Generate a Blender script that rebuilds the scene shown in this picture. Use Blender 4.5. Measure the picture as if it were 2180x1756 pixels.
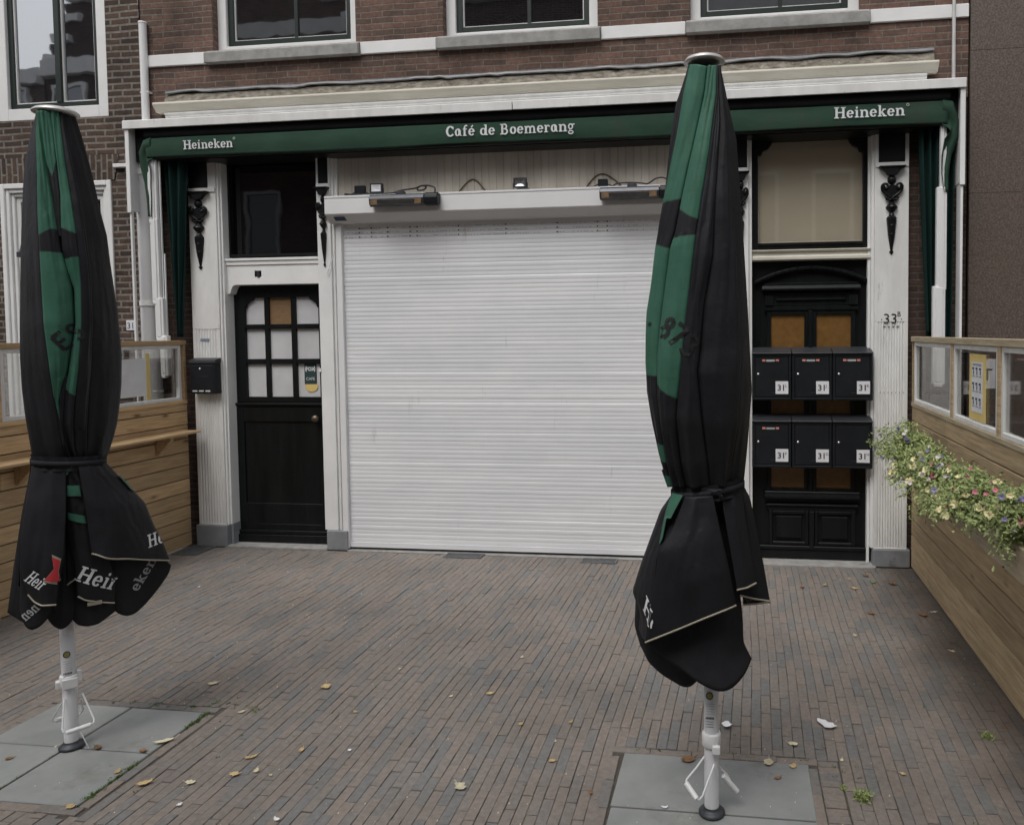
import bpy, bmesh, math, random
from mathutils import Vector, Matrix, noise
from mathutils.bvhtree import BVHTree
R_ = math.radians
scene = bpy.context.scene
for o in list(bpy.data.objects): bpy.data.objects.remove(o)
# ---------- camera
cam = bpy.data.cameras.new('camera'); camo = bpy.data.objects.new('camera', cam)
scene.collection.objects.link(camo); scene.camera = camo
yaw, pitch, roll = 0.132984, 0.043933, -0.009112
fw = Vector((-math.sin(yaw)*math.cos(pitch), math.cos(yaw)*math.cos(pitch), -math.sin(pitch)))
rt = Vector((math.cos(yaw), math.sin(yaw), 0)); up = rt.cross(fw)
rt2 = math.cos(roll)*rt + math.sin(roll)*up; up2 = -math.sin(roll)*rt + math.cos(roll)*up
camo.matrix_world = Matrix(((rt2.x, up2.x, -fw.x, .0132), (rt2.y, up2.y, -fw.y, .0075), (rt2.z, up2.z, -fw.z, 2.0466), (0, 0, 0, 1)))
cam.sensor_width = 36; cam.lens = 36*1606.42/2180; cam.shift_x = -.12325; cam.shift_y = -.04519; cam.clip_end = 400; cam.clip_start = .05
# ---------- sky and sun (overcast)
world = bpy.data.worlds.new('World'); scene.world = world; world.use_nodes = True
wn = world.node_tree; bg = wn.nodes['Background']
sky = wn.nodes.new('ShaderNodeTexSky'); sky.sky_type = 'NISHITA'; sky.sun_disc = False
SUN_EL, SUN_AZ = R_(58), R_(200)
sky.sun_elevation = SUN_EL; sky.sun_rotation = SUN_AZ; sky.dust_density = 4; sky.ozone_density = 1.0; sky.air_density = 1.4
hs = wn.nodes.new('ShaderNodeHueSaturation'); hs.inputs['Saturation'].default_value = .22
wn.links.new(sky.outputs[0], hs.inputs['Color']); wn.links.new(hs.outputs[0], bg.inputs['Color'])
bg.inputs['Strength'].default_value = .15
sl = bpy.data.lights.new('sun', 'SUN'); sl.energy = .8; sl.angle = R_(28); sl.color = (1, .985, .965)
so = bpy.data.objects.new('sun', sl); scene.collection.objects.link(so)
sd = Vector((math.sin(SUN_AZ)*math.cos(SUN_EL), math.cos(SUN_AZ)*math.cos(SUN_EL), math.sin(SUN_EL)))
so.rotation_euler = (-sd).to_track_quat('-Z', 'Y').to_euler(); so.location = (0, 0, 20)
vs = scene.view_settings; vs.view_transform = 'Standard'; vs.look = 'None'; vs.gamma = 1; vs.exposure = 0.26
random.seed(7)

# ---------- helpers
COL = scene.collection
def link(o, parent=None):
    COL.objects.link(o)
    if parent is not None:
        o.parent = parent
        w = parent.get('_w'); w = Vector(w) if w else Vector((0, 0, 0))
        o.matrix_parent_inverse = Matrix.Translation(-w)
    return o
def tag(o, label=None, cat=None, group=None, kind=None):
    if label: o['label'] = label
    if cat: o['category'] = cat
    if group: o['group'] = group
    if kind: o['kind'] = kind
    return o
THINGS = []
def thing(name, label, cat, loc, group=None):
    o = bpy.data.objects.new(name, None); COL.objects.link(o); o.location = loc; o['_w'] = tuple(loc)
    o.empty_display_size = .1; THINGS.append(o)
    return tag(o, label, cat, group)
class MB:
    def __init__(s): s.v = []; s.f = []; s.m = []; s.r = []; s.sm = []; s.g = None
    def face(s, vs, m=0, r=None, smooth=False):
        n = len(s.v); s.v += [tuple(v) for v in vs]; s.f.append(tuple(range(n, n+len(vs)))); s.m.append(m)
        s.r.append(random.random() if r is None else r); s.sm.append(smooth)
    def add(s, vs, fs, m=0, r=None, smooth=False):
        n = len(s.v); s.v += [tuple(v) for v in vs]
        if r is None: r = random.random()
        for f in fs:
            s.f.append(tuple(i+n for i in f)); s.m.append(m); s.r.append(r); s.sm.append(smooth)
    def box(s, x0, x1, y0, y1, z0, z1, m=0, r=None):
        if x0 > x1: x0, x1 = x1, x0
        if y0 > y1: y0, y1 = y1, y0
        if z0 > z1: z0, z1 = z1, z0
        vs = [(x0,y0,z0),(x1,y0,z0),(x1,y1,z0),(x0,y1,z0),(x0,y0,z1),(x1,y0,z1),(x1,y1,z1),(x0,y1,z1)]
        s.add(vs, [(0,3,2,1),(4,5,6,7),(0,1,5,4),(1,2,6,5),(2,3,7,6),(3,0,4,7)], m, r)
    def quad(s, a, b, c, d, m=0): s.face([a, b, c, d], m)
    def prism(s, poly, y0, y1, m=0, smooth=False, axis='y'):
        # poly in (x,z), extruded along y; axis x: poly in (y,z) extruded along x; axis z: poly (x,y) along z
        def P(p, t):
            return (p[0], t, p[1]) if axis == 'y' else ((t, p[0], p[1]) if axis == 'x' else (p[0], p[1], t))
        n = len(poly); a = [P(p, y0) for p in poly]; b = [P(p, y1) for p in poly]
        area = sum(poly[i][0]*poly[(i+1) % n][1]-poly[(i+1) % n][0]*poly[i][1] for i in range(n))
        fl = (area > 0) != (axis in 'xz')
        if y1 < y0: fl = not fl
        r = random.random(); base = len(s.v); s.v += a+b
        def ad(f, sm):
            s.f.append(tuple(base+i for i in (f if fl else f[::-1]))); s.m.append(m); s.r.append(r); s.sm.append(sm)
        ad(list(range(n)), False); ad([n+i for i in range(n)][::-1], False)
        for i in range(n):
            j = (i+1) % n; ad([i, n+i, n+j, j], smooth)
    def tube(s, pts, rad, n=10, m=0, cap=True, smooth=True):
        pts = [Vector(p) for p in pts]; rad = rad if isinstance(rad, (list, tuple)) else [rad]*len(pts)
        base = len(s.v); r = random.random(); T0 = (pts[1]-pts[0]).normalized()
        u = T0.orthogonal().normalized(); 
        for i, p in enumerate(pts):
            T = ((pts[min(i+1, len(pts)-1)]-pts[max(i-1, 0)])).normalized()
            u = (u - T*u.dot(T)); u = u.normalized() if u.length > 1e-6 else T.orthogonal().normalized()
            w = T.cross(u)
            for k in range(n):
                a = 2*math.pi*k/n; q = p+(u*math.cos(a)+w*math.sin(a))*rad[i]; s.v.append(tuple(q))
        for i in range(len(pts)-1):
            for k in range(n):
                k2 = (k+1) % n; a = base+i*n
                s.f.append((a+k, a+k2, a+n+k2, a+n+k)); s.m.append(m); s.r.append(r); s.sm.append(smooth)
        if cap: s.caps(base, base+(len(pts)-1)*n, n, m, r)
    def caps(s, a, e, n, m, r):
        for st, rev in ((a, True), (e, False)):
            b = len(s.v); s.v += [s.v[st+k] for k in range(n)]; t = tuple(b+k for k in range(n))
            s.f.append(t[::-1] if rev else t); s.m.append(m); s.r.append(r); s.sm.append(False)
    def lathe(s, prof, c, n=24, m=0, smooth=True):  # prof list of (r,z), around vertical axis at c
        base = len(s.v); r = random.random()
        for (rr, z) in prof:
            for k in range(n):
                a = 2*math.pi*k/n; s.v.append((c[0]+rr*math.cos(a), c[1]+rr*math.sin(a), c[2]+z))
        for i in range(len(prof)-1):
            for k in range(n):
                k2 = (k+1) % n; a = base+i*n
                s.f.append((a+k, a+k2, a+n+k2, a+n+k)); s.m.append(m); s.r.append(r); s.sm.append(smooth)
        s.caps(base, base+(len(prof)-1)*n, n, m, r)
    def grid(s, rows, mf=None, smooth=True, r=None):  # rows: list of lists of points; mf(i,j)->mat
        base = len(s.v); nr = len(rows); nc = len(rows[0])
        for row in rows: s.v += [tuple(p) for p in row]
        if r is None: r = random.random()
        for i in range(nr-1):
            for j in range(nc-1):
                a = base+i*nc+j; s.f.append((a, a+1, a+nc+1, a+nc)); s.m.append(mf(i, j) if mf else 0)
                s.r.append(r); s.sm.append(smooth)
    def build(s, name, mats, parent=None, bevel=0, solid=0, seg=1):
        me = bpy.data.meshes.new(name); me.from_pydata(s.v, [], s.f)
        mats = mats if isinstance(mats, (list, tuple)) else [mats]
        for m in mats: me.materials.append(m)
        me.polygons.foreach_set('material_index', s.m); me.polygons.foreach_set('use_smooth', s.sm)
        at = me.attributes.new('rnd', 'FLOAT', 'FACE'); at.data.foreach_set('value', s.r)
        if s.g: ga = me.attributes.new('green', 'FLOAT', 'POINT'); ga.data.foreach_set('value', s.g)
        me.update()
        o = bpy.data.objects.new(name, me); link(o, parent)
        if parent is None: THINGS.append(o)
        if bevel:
            b = o.modifiers.new('bevel', 'BEVEL'); b.width = bevel; b.segments = seg; b.limit_method = 'ANGLE'; b.angle_limit = R_(40)
        if solid:
            b = o.modifiers.new('solid', 'SOLIDIFY'); b.thickness = abs(solid); b.offset = 1 if solid > 0 else -1
        return o

# ---------- materials
def nt(name):
    m = bpy.data.materials.new(name); m.use_nodes = True; n = m.node_tree
    return m, n, n.nodes['Principled BSDF']
def N(n, t, **k):
    q = n.nodes.new('ShaderNode'+t)
    for a, b in k.items():
        if a in q.inputs.keys() if hasattr(q.inputs, 'keys') else False: q.inputs[a].default_value = b
        else: setattr(q, a, b)
    return q
def coords(n, stretch=(1, 1, 1)):
    tc = n.nodes.new('ShaderNodeTexCoord'); mp = n.nodes.new('ShaderNodeMapping'); mp.inputs['Scale'].default_value = stretch
    n.links.new(tc.outputs['Object'], mp.inputs['Vector']); return mp.outputs[0]
def nz(n, vec, scale, detail=4, rough=.6):
    q = n.nodes.new('ShaderNodeTexNoise'); q.inputs['Scale'].default_value = scale; q.inputs['Detail'].default_value = detail
    q.inputs['Roughness'].default_value = rough; n.links.new(vec, q.inputs['Vector']); return q.outputs['Fac']
def ramp(n, fac, stops):
    q = n.nodes.new('ShaderNodeValToRGB'); e = q.color_ramp.elements
    while len(e) < len(stops): e.new(.5)
    for i, (p, c) in enumerate(stops):
        e[i].position = p; e[i].color = (*c, 1) if isinstance(c, (tuple, list)) else (c, c, c, 1)
    n.links.new(fac, q.inputs[0]); return q.outputs[0]
def mix(n, fac, a, b, mode='MIX'):
    q = n.nodes.new('ShaderNodeMix'); q.data_type = 'RGBA'; q.blend_type = mode
    def s(sock, v):
        if hasattr(v, 'links') or hasattr(v, 'is_linked'): n.links.new(v, sock)
        elif isinstance(v, (int, float)) and sock.type == 'RGBA': sock.default_value = (v, v, v, 1)
        else: sock.default_value = (*v, 1) if isinstance(v, (tuple, list)) else v
    s(q.inputs[0], fac); s(q.inputs[6], a); s(q.inputs[7], b); return q.outputs[2]
def bump(n, b, h, strength=.3, dist=.01):
    q = n.nodes.new('ShaderNodeBump'); q.inputs['Strength'].default_value = strength; q.inputs['Distance'].default_value = dist
    n.links.new(h, q.inputs['Height']); n.links.new(q.outputs[0], b.inputs['Normal']); return q
def attr(n, name='rnd'):
    q = n.nodes.new('ShaderNodeAttribute'); q.attribute_name = name; return q.outputs['Fac']
def pm(name, c1, c2=None, scale=6, stretch=(1, 1, 1), rough=.6, bs=.15, bscale=60, bdist=.003, metal=0, spec=.5, rndamt=0, dirt=None, lo=.35, hi=.7):
    m, n, b = nt(name); c2 = c2 or c1
    v = coords(n, stretch); f = nz(n, v, scale)
    col = ramp(n, f, [(lo, c1), (hi, c2)])
    if dirt:   # (colour, scale, stretch, threshold)
        vd = coords(n, dirt[2]); fd = nz(n, vd, dirt[1], 6, .7); k = ramp(n, fd, [(dirt[3], 0.0), (min(1, dirt[3]+.16), 1.0)])
        col = mix(n, k, col, dirt[0])
    if rndamt:
        a = attr(n); k = ramp(n, a, [(0, 1-rndamt), (1, 1+rndamt)]); col = mix(n, 1.0, col, k, 'MULTIPLY')
    n.links.new(col, b.inputs['Base Color'])
    b.inputs['Roughness'].default_value = rough; b.inputs['Metallic'].default_value = metal
    b.inputs['Specular IOR Level'].default_value = spec
    if bs: bump(n, b, nz(n, coords(n, stretch), bscale, 3), bs, bdist)
    return m
def brickmat(name, c1, c2, mortar, bw=.213, rh=.0555, ms=.009, dark=(.03, .025, .022), dk=.62, vert=False, stainscale=1.2):
    m, n, b = nt(name)
    tc = n.nodes.new('ShaderNodeTexCoord'); sp = n.nodes.new('ShaderNodeSeparateXYZ'); n.links.new(tc.outputs['Object'], sp.inputs[0])
    ad = N(n, 'Math', operation='ADD'); n.links.new(sp.outputs[0], ad.inputs[0]); n.links.new(sp.outputs[1], ad.inputs[1])
    cb = n.nodes.new('ShaderNodeCombineXYZ')
    if vert: n.links.new(sp.outputs[2], cb.inputs[0]); n.links.new(ad.outputs[0], cb.inputs[1])
    else: n.links.new(ad.outputs[0], cb.inputs[0]); n.links.new(sp.outputs[2], cb.inputs[1])
    # slight waviness of the courses
    nn = n.nodes.new('ShaderNodeTexNoise'); nn.inputs['Scale'].default_value = 3.5; nn.inputs['Detail'].default_value = 2
    n.links.new(tc.outputs['Object'], nn.inputs['Vector'])
    vm = N(n, 'VectorMath', operation='SCALE'); vm.inputs['Scale'].default_value = .022; n.links.new(nn.outputs['Color'], vm.inputs[0])
    va = N(n, 'VectorMath', operation='ADD'); n.links.new(cb.outputs[0], va.inputs[0]); n.links.new(vm.outputs[0], va.inputs[1])
    bt = n.nodes.new('ShaderNodeTexBrick'); n.links.new(va.outputs[0], bt.inputs['Vector'])
    bt.offset = .5; bt.inputs['Scale'].default_value = 1; bt.inputs['Brick Width'].default_value = bw; bt.inputs['Row Height'].default_value = rh
    bt.inputs['Mortar Size'].default_value = ms; bt.inputs['Mortar Smooth'].default_value = .35; bt.inputs['Bias'].default_value = 0
    bt.inputs['Color1'].default_value = (*c1, 1); bt.inputs['Color2'].default_value = (*c2, 1); bt.inputs['Mortar'].default_value = (*mortar, 1)
    v = tc.outputs['Object']
    f1 = nz(n, v, 28, 5, .7); k1 = ramp(n, f1, [(.3, .7), (.7, 1.25)])
    c = mix(n, 1.0, bt.outputs['Color'], k1, 'MULTIPLY')
    f2 = nz(n, v, stainscale, 6, .68); k2 = ramp(n, f2, [(dk, 0.0), (dk+.2, .75)]); c = mix(n, k2, c, dark)
    f3 = nz(n, v, 1.7, 6, .7); k3 = ramp(n, f3, [(.3, .68), (.7, 1.28)]); c = mix(n, 1.0, c, k3, 'MULTIPLY')
    n.links.new(c, b.inputs['Base Color']); b.inputs['Roughness'].default_value = .9; b.inputs['Specular IOR Level'].default_value = .25
    inv = N(n, 'Math', operation='SUBTRACT'); inv.inputs[0].default_value = 1; n.links.new(bt.outputs['Fac'], inv.inputs[1])
    mu = N(n, 'Math', operation='MULTIPLY_ADD'); n.links.new(f1, mu.inputs[0]); mu.inputs[1].default_value = .35; n.links.new(inv.outputs[0], mu.inputs[2])
    bump(n, b, mu.outputs[0], .8, .006)
    return m
def knots(m, c2):
    n = m.node_tree; b = n.nodes['Principled BSDF']; src = b.inputs['Base Color'].links[0].from_socket
    vo = n.nodes.new('ShaderNodeTexVoronoi'); vo.inputs['Scale'].default_value = 2.6; n.links.new(coords(n, (1.4, .85, 2.4)), vo.inputs['Vector'])
    k = ramp(n, vo.outputs['Distance'], [(.05, .85), (.085, .35), (.16, 0.0)]); n.links.new(mix(n, k, src, c2), b.inputs['Base Color'])
    fine = ramp(n, nz(n, coords(n, (9, .5, 26)), 5, 5, .75), [(.35, .78), (.65, 1.14)]); s2 = b.inputs['Base Color'].links[0].from_socket
    n.links.new(mix(n, 1.0, s2, fine, 'MULTIPLY'), b.inputs['Base Color'])
M = {}
M['white'] = pm('white_paint', (.72, .72, .71), (.81, .81, .80), 3, rough=.5, bs=.12, bscale=25, dirt=((.42, .40, .36), 5, (1, 1, .25), .66))
M['white_worn'] = pm('white_paint_weathered', (.64, .635, .62), (.76, .76, .745), 7, (1, 1, .3), rough=.6, bs=.3, bscale=40, dirt=((.30, .28, .25), 9, (2, 2, .35), .63))
M['white_box'] = pm('white_coated_metal', (.72, .72, .72), (.78, .78, .78), 2, rough=.35, bs=.03, bscale=8, dirt=((.55, .54, .52), 4, (1, 1, .4), .68))
M['slat'] = pm('white_shutter_slat', (.70, .71, .73), (.80, .80, .81), 1.0, (1, 1, 3), rough=.34, bs=.04, bscale=5, bdist=.006, dirt=((.50, .49, .47), 3.4, (2.2, 1, .35), .63))
M['cream'] = pm('cream_paint', (.54, .51, .43), (.64, .61, .53), 4, (.6, 1, 3), rough=.6, bs=.2, dirt=((.28, .24, .17), 5, (1, 1, 2), .64))
M['board'] = pm('cream_boarding', (.52, .47, .40), (.60, .55, .48), 5, (2, 1, .5), rough=.6, bs=.1, rndamt=.05)
M['black'] = pm('black_gloss_paint', (.008, .009, .009), (.013, .014, .014), 6, (2, 2, .4), rough=.3, bs=.2, bscale=18, spec=.22, dirt=((.02, .02, .02), 12, (3, 1, .3), .72))
M['blackdoor'] = pm('black_door_paint', (.0055, .0065, .007), (.010, .0115, .012), 6, (3, 2, .3), rough=.34, bs=.3, bscale=22, spec=.24, dirt=((.04, .04, .04), 20, (2, 1, .25), .73))
M['greenblack'] = pm('dark_green_paint', (.008, .016, .012), (.013, .022, .017), 6, rough=.35, bs=.15)
M['dirtystone'] = pm('grimy_plaster', (.30, .27, .22), (.09, .08, .065), 14, (1, 1, 2.4), rough=.95, bs=.8, bscale=40, bdist=.01, dirt=((.5, .48, .42), 20, (1, 1, 1), .6))
M['lead'] = pm('lead_sheet', (.17, .175, .185), (.28, .285, .30), 6, rough=.6, bs=.3, bscale=20, metal=.2)
M['stone'] = pm('blue_grey_stone', (.25, .245, .235), (.36, .355, .34), 12, rough=.85, bs=.4, bscale=90, dirt=((.13, .12, .11), 4, (1, 1, 1.5), .6))
M['plinth'] = pm('grey_plinth_paint', (.19, .20, .21), (.26, .27, .28), 7, rough=.7, bs=.35, bscale=40, dirt=((.09, .09, .085), 8, (1, 1, .6), .58))
M['slab'] = pm('concrete_slab', (.215, .226, .22), (.285, .295, .287), 3, rough=.9, bs=.35, bscale=160, bdist=.002, rndamt=.07, dirt=((.17, .165, .145), 2.2, (1, 1, 1), .58))
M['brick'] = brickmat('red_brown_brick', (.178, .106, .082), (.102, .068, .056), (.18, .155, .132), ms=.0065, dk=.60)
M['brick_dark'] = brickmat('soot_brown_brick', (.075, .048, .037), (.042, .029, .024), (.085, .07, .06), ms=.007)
M['brick_old'] = brickmat('old_brown_brick', (.10, .066, .050), (.052, .037, .030), (.19, .17, .15), bw=.205, rh=.062, ms=.012, dk=.7)
M['brick_arch'] = brickmat('old_brown_brick_upright', (.10, .066, .050), (.052, .037, .030), (.19, .17, .15), bw=.205, rh=.062, ms=.012, dk=.7, vert=True)
M['granite'] = pm('brown_granite', (.068, .055, .048), (.165, .125, .103), 70, rough=.4, bs=.05, lo=.36, hi=.64, dirt=((.09, .085, .08), 90, (1, 1, 1), .6))
M['wood'] = pm('treated_pine', (.60, .42, .235), (.40, .27, .145), 7, (6, .55, 6), rough=.75, bs=.35, bscale=30, rndamt=.2, lo=.3, hi=.72, dirt=((.17, .10, .05), 3.2, (3, .8, 3), .64))
M['wood_r'] = pm('treated_pine_weathered', (.52, .39, .235), (.33, .24, .14), 7, (6, .5, 6), rough=.8, bs=.35, bscale=30, rndamt=.2, lo=.3, hi=.72, dirt=((.27, .22, .15), 2.2, (3, .8, 3), .6))
knots(M['wood'], (.10, .05, .02)); knots(M['wood_r'], (.10, .055, .028))
M['wood_grey'] = pm('weathered_rail', (.44, .37, .26), (.30, .235, .15), 8, (6, .5, 6), rough=.8, bs=.35, bscale=30, dirt=((.10, .10, .06), 3, (2, .8, 2), .62))
M['cloth_black'] = pm('black_parasol_cloth', (.0165, .0165, .0195), (.024, .024, .028), 5, rough=.85, bs=.2, bscale=7, bdist=.012, spec=.25)
M['cloth_green'] = pm('green_parasol_cloth', (.037, .118, .078), (.048, .145, .098), 5, rough=.85, bs=.2, bscale=7, bdist=.012, spec=.25)
def canopy_mat():
    m, n, b = nt('parasol_cloth'); v = coords(n); f = nz(n, v, 5); k = ramp(n, attr(n, 'green'), [(.498, 0.0), (.502, 1.0)])
    c = mix(n, k, ramp(n, f, [(.35, (.0125, .0125, .015)), (.7, (.020, .020, .0235))]), ramp(n, f, [(.35, (.040, .122, .082)), (.7, (.052, .150, .104))]))
    fd = ramp(n, nz(n, v, 2.3, 6, .7), [(.52, 0.0), (.8, .12)]); c = mix(n, fd, c, (.05, .05, .048))
    n.links.new(c, b.inputs['Base Color']); b.inputs['Roughness'].default_value = .55; b.inputs['Specular IOR Level'].default_value = .20
    mu = N(n, 'Math', operation='MULTIPLY_ADD'); n.links.new(nz(n, coords(n, (9, 9, 1.6)), 1.6, 3), mu.inputs[0]); mu.inputs[1].default_value = 1.0; n.links.new(nz(n, v, 9, 4), mu.inputs[2])
    bump(n, b, mu.outputs[0], .38, .014); return m
M['canopy'] = canopy_mat()
M['awn_green'] = pm('green_awning_cloth', (.024, .056, .039), (.033, .074, .050), 2.5, (1, 1, 2), rough=.85, bs=.25, bscale=9, bdist=.01, spec=.2, dirt=((.045, .06, .045), 1.6, (1, 1, 1), .56))
M['awn_dark'] = pm('dark_green_cloth', (.004, .019, .016), (.007, .030, .025), 6, (3, 3, .4), rough=.85, bs=.25, bscale=9, bdist=.01, spec=.2)
M['piping'] = pm('beige_piping', (.30, .27, .21), (.36, .33, .26), 10, rough=.8)
M['print'] = pm('white_print', (.66, .67, .68), (.72, .73, .74), 10, rough=.7, bs=0)
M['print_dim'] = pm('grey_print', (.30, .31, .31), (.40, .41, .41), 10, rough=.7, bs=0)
M['sticker_red'] = pm('orange_red_sticker', (.62, .30, .24), (.42, .07, .04), 90, rough=.6, bs=0)
M['ink'] = pm('black_ink', (.012, .012, .014), rough=.6, bs=0)
M['ink_blue'] = pm('blue_grey_ink', (.05, .07, .13), rough=.6, bs=0)
M['red'] = pm('red_print', (.50, .035, .045), rough=.5, bs=0)
M['alu'] = pm('painted_aluminium', (.62, .62, .64), (.74, .74, .75), 5, (1, 1, .4), rough=.5, bs=.08, dirt=((.34, .33, .32), 14, (1, 1, 2.5), .60))
M['pipe'] = pm('matt_grey_pipe', (.50, .50, .51), (.58, .58, .58), 3, (1, 1, .4), rough=.85, bs=.1, dirt=((.34, .33, .31), 6, (1, 1, .3), .62))
M['alu_cap'] = pm('brushed_aluminium', (.55, .54, .52), (.65, .64, .62), 8, rough=.4, metal=.5, bs=.1)
M['darkmetal'] = pm('dark_metal', (.05, .053, .06), (.08, .085, .095), 12, rough=.5, metal=.5, bs=.15)
M['grip'] = pm('white_plastic', (.68, .68, .68), (.74, .74, .74), 10, rough=.45, bs=0)
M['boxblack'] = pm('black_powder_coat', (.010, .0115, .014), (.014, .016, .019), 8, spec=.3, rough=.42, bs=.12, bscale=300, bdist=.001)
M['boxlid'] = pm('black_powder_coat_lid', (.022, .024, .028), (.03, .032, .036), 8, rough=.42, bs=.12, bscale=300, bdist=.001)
M['steel'] = pm('steel', (.45, .45, .46), (.55, .55, .56), 20, rough=.25, metal=.9, bs=0)
M['brass'] = pm('old_brass', (.12, .09, .065), (.2, .16, .12), 30, rough=.4, metal=.7, bs=.2)
M['paper'] = pm('white_paper', (.66, .66, .68), (.74, .74, .76), 8, rough=.8, bs=.1)
M['yellow'] = pm('yellow_print', (.66, .50, .17), (.72, .56, .22), 8, rough=.6, bs=0)
M['amber'] = pm('amber_pane', (.14, .07, .02), (.19, .10, .03), 18, rough=.3, bs=.35, bscale=120)
M['brownboard'] = pm('brown_panel', (.19, .115, .055), (.25, .155, .08), 20, (1, 1, 3), rough=.5, bs=.15)
M['whitepane'] = pm('whitened_pane', (.52, .52, .53), (.62, .62, .63), 3, rough=.3, bs=.06, bscale=6)
M['blind'] = pm('cream_blind', (.80, .71, .56), (.84, .76, .62), 1.5, (1, 1, 3), rough=.75, bs=.05)
M['cable'] = pm('brown_cable', (.07, .045, .025), rough=.6, bs=0)
M['cable_black'] = pm('black_cable', (.012, .012, .014), rough=.5, bs=0)
M['heatgrey'] = pm('heater_housing', (.075, .08, .09), (.10, .105, .115), 10, rough=.35, metal=.6, bs=.05)
M['copper'] = pm('heater_reflector', (.30, .19, .11), (.42, .28, .17), 30, rough=.3, metal=.6, bs=.2)
M['leaf_dry'] = pm('dry_leaf', (.50, .39, .20), (.38, .25, .11), 40, rough=.7, bs=.4, bscale=90, rndamt=.2)
M['leaf_pale'] = pm('pale_dry_leaf', (.60, .55, .40), (.50, .43, .27), 40, rough=.7, bs=.4, bscale=90, rndamt=.15)
M['leaf_brown'] = pm('brown_leaf', (.24, .13, .055), (.15, .08, .035), 40, rough=.7, bs=.4, bscale=90, rndamt=.2)
M['leafg'] = pm('plant_leaf', (.17, .22, .07), (.31, .36, .14), 30, rough=.6, bs=0, rndamt=.45)
M['moss'] = pm('moss', (.07, .13, .025), (.13, .20, .05), 60, rough=.9, bs=0, rndamt=.35)
M['soil'] = pm('potting_soil', (.03, .02, .013), (.06, .045, .03), 40, rough=.95, bs=.6)
M['petal_yellow'] = pm('yellow_petal', (.70, .60, .28), (.76, .70, .45), 30, rough=.6, bs=0)
M['petal_red'] = pm('red_petal', (.50, .10, .16), (.62, .22, .30), 30, rough=.6, bs=0)
M['petal_blue'] = pm('violet_petal', (.15, .14, .27), (.24, .22, .38), 30, rough=.6, bs=0)
M['petal_white'] = pm('pale_petal', (.60, .52, .56), (.70, .64, .66), 30, rough=.6, bs=0)
M['dark'] = pm('dark_interior', (.006, .006, .007), rough=.8, bs=0)
def glassmat(name, tint, refl, rough=.02, dist=0):
    m, n, b = nt(name); n.nodes.remove(b)
    out = n.nodes['Material Output']; d = n.nodes.new('ShaderNodeBsdfDiffuse'); d.inputs[0].default_value = (*tint, 1)
    g = n.nodes.new('ShaderNodeBsdfGlossy'); g.inputs['Roughness'].default_value = rough; g.inputs[0].default_value = (.9, .92, .95, 1)
    f = n.nodes.new('ShaderNodeLayerWeight'); f.inputs[0].default_value = .35
    mr = n.nodes.new('ShaderNodeMapRange'); mr.inputs['To Min'].default_value = refl; mr.inputs['To Max'].default_value = 1
    n.links.new(f.outputs['Fresnel'], mr.inputs['Value'])
    x = n.nodes.new('ShaderNodeMixShader'); n.links.new(mr.outputs[0], x.inputs[0]); n.links.new(d.outputs[0], x.inputs[1]); n.links.new(g.outputs[0], x.inputs[2])
    bp = n.nodes.new('ShaderNodeBump'); bp.inputs['Strength'].default_value = .25; bp.inputs['Distance'].default_value = .004
    n.links.new(nz(n, coords(n), 2.2, 2), bp.inputs['Height']); n.links.new(bp.outputs[0], g.inputs['Normal'])
    n.links.new(x.outputs[0], out.inputs[0]); return m
M['glass_dark'] = glassmat('old_window_glass', (.010, .010, .012), .20)
M['glass_black'] = glassmat('dark_transom_glass', (.005, .005, .006), .014)
def clearglass(name, c=.12):
    m, n, b = nt(name); n.nodes.remove(b); out = n.nodes['Material Output']
    t = n.nodes.new('ShaderNodeBsdfTransparent'); t.inputs[0].default_value = (.96, .96, .95, 1)
    g = n.nodes.new('ShaderNodeBsdfGlossy'); g.inputs['Roughness'].default_value = .03
    f = n.nodes.new('ShaderNodeLayerWeight'); f.inputs[0].default_value = .4
    mr = n.nodes.new('ShaderNodeMapRange'); mr.inputs['To Min'].default_value = c*.4; mr.inputs['To Max'].default_value = .5
    n.links.new(f.outputs['Fresnel'], mr.inputs['Value'])
    x = n.nodes.new('ShaderNodeMixShader'); n.links.new(mr.outputs[0], x.inputs[0]); n.links.new(t.outputs[0], x.inputs[1]); n.links.new(g.outputs[0], x.inputs[2])
    n.links.new(x.outputs[0], out.inputs[0]); return m
M['clear'] = clearglass('screen_glass')

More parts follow.
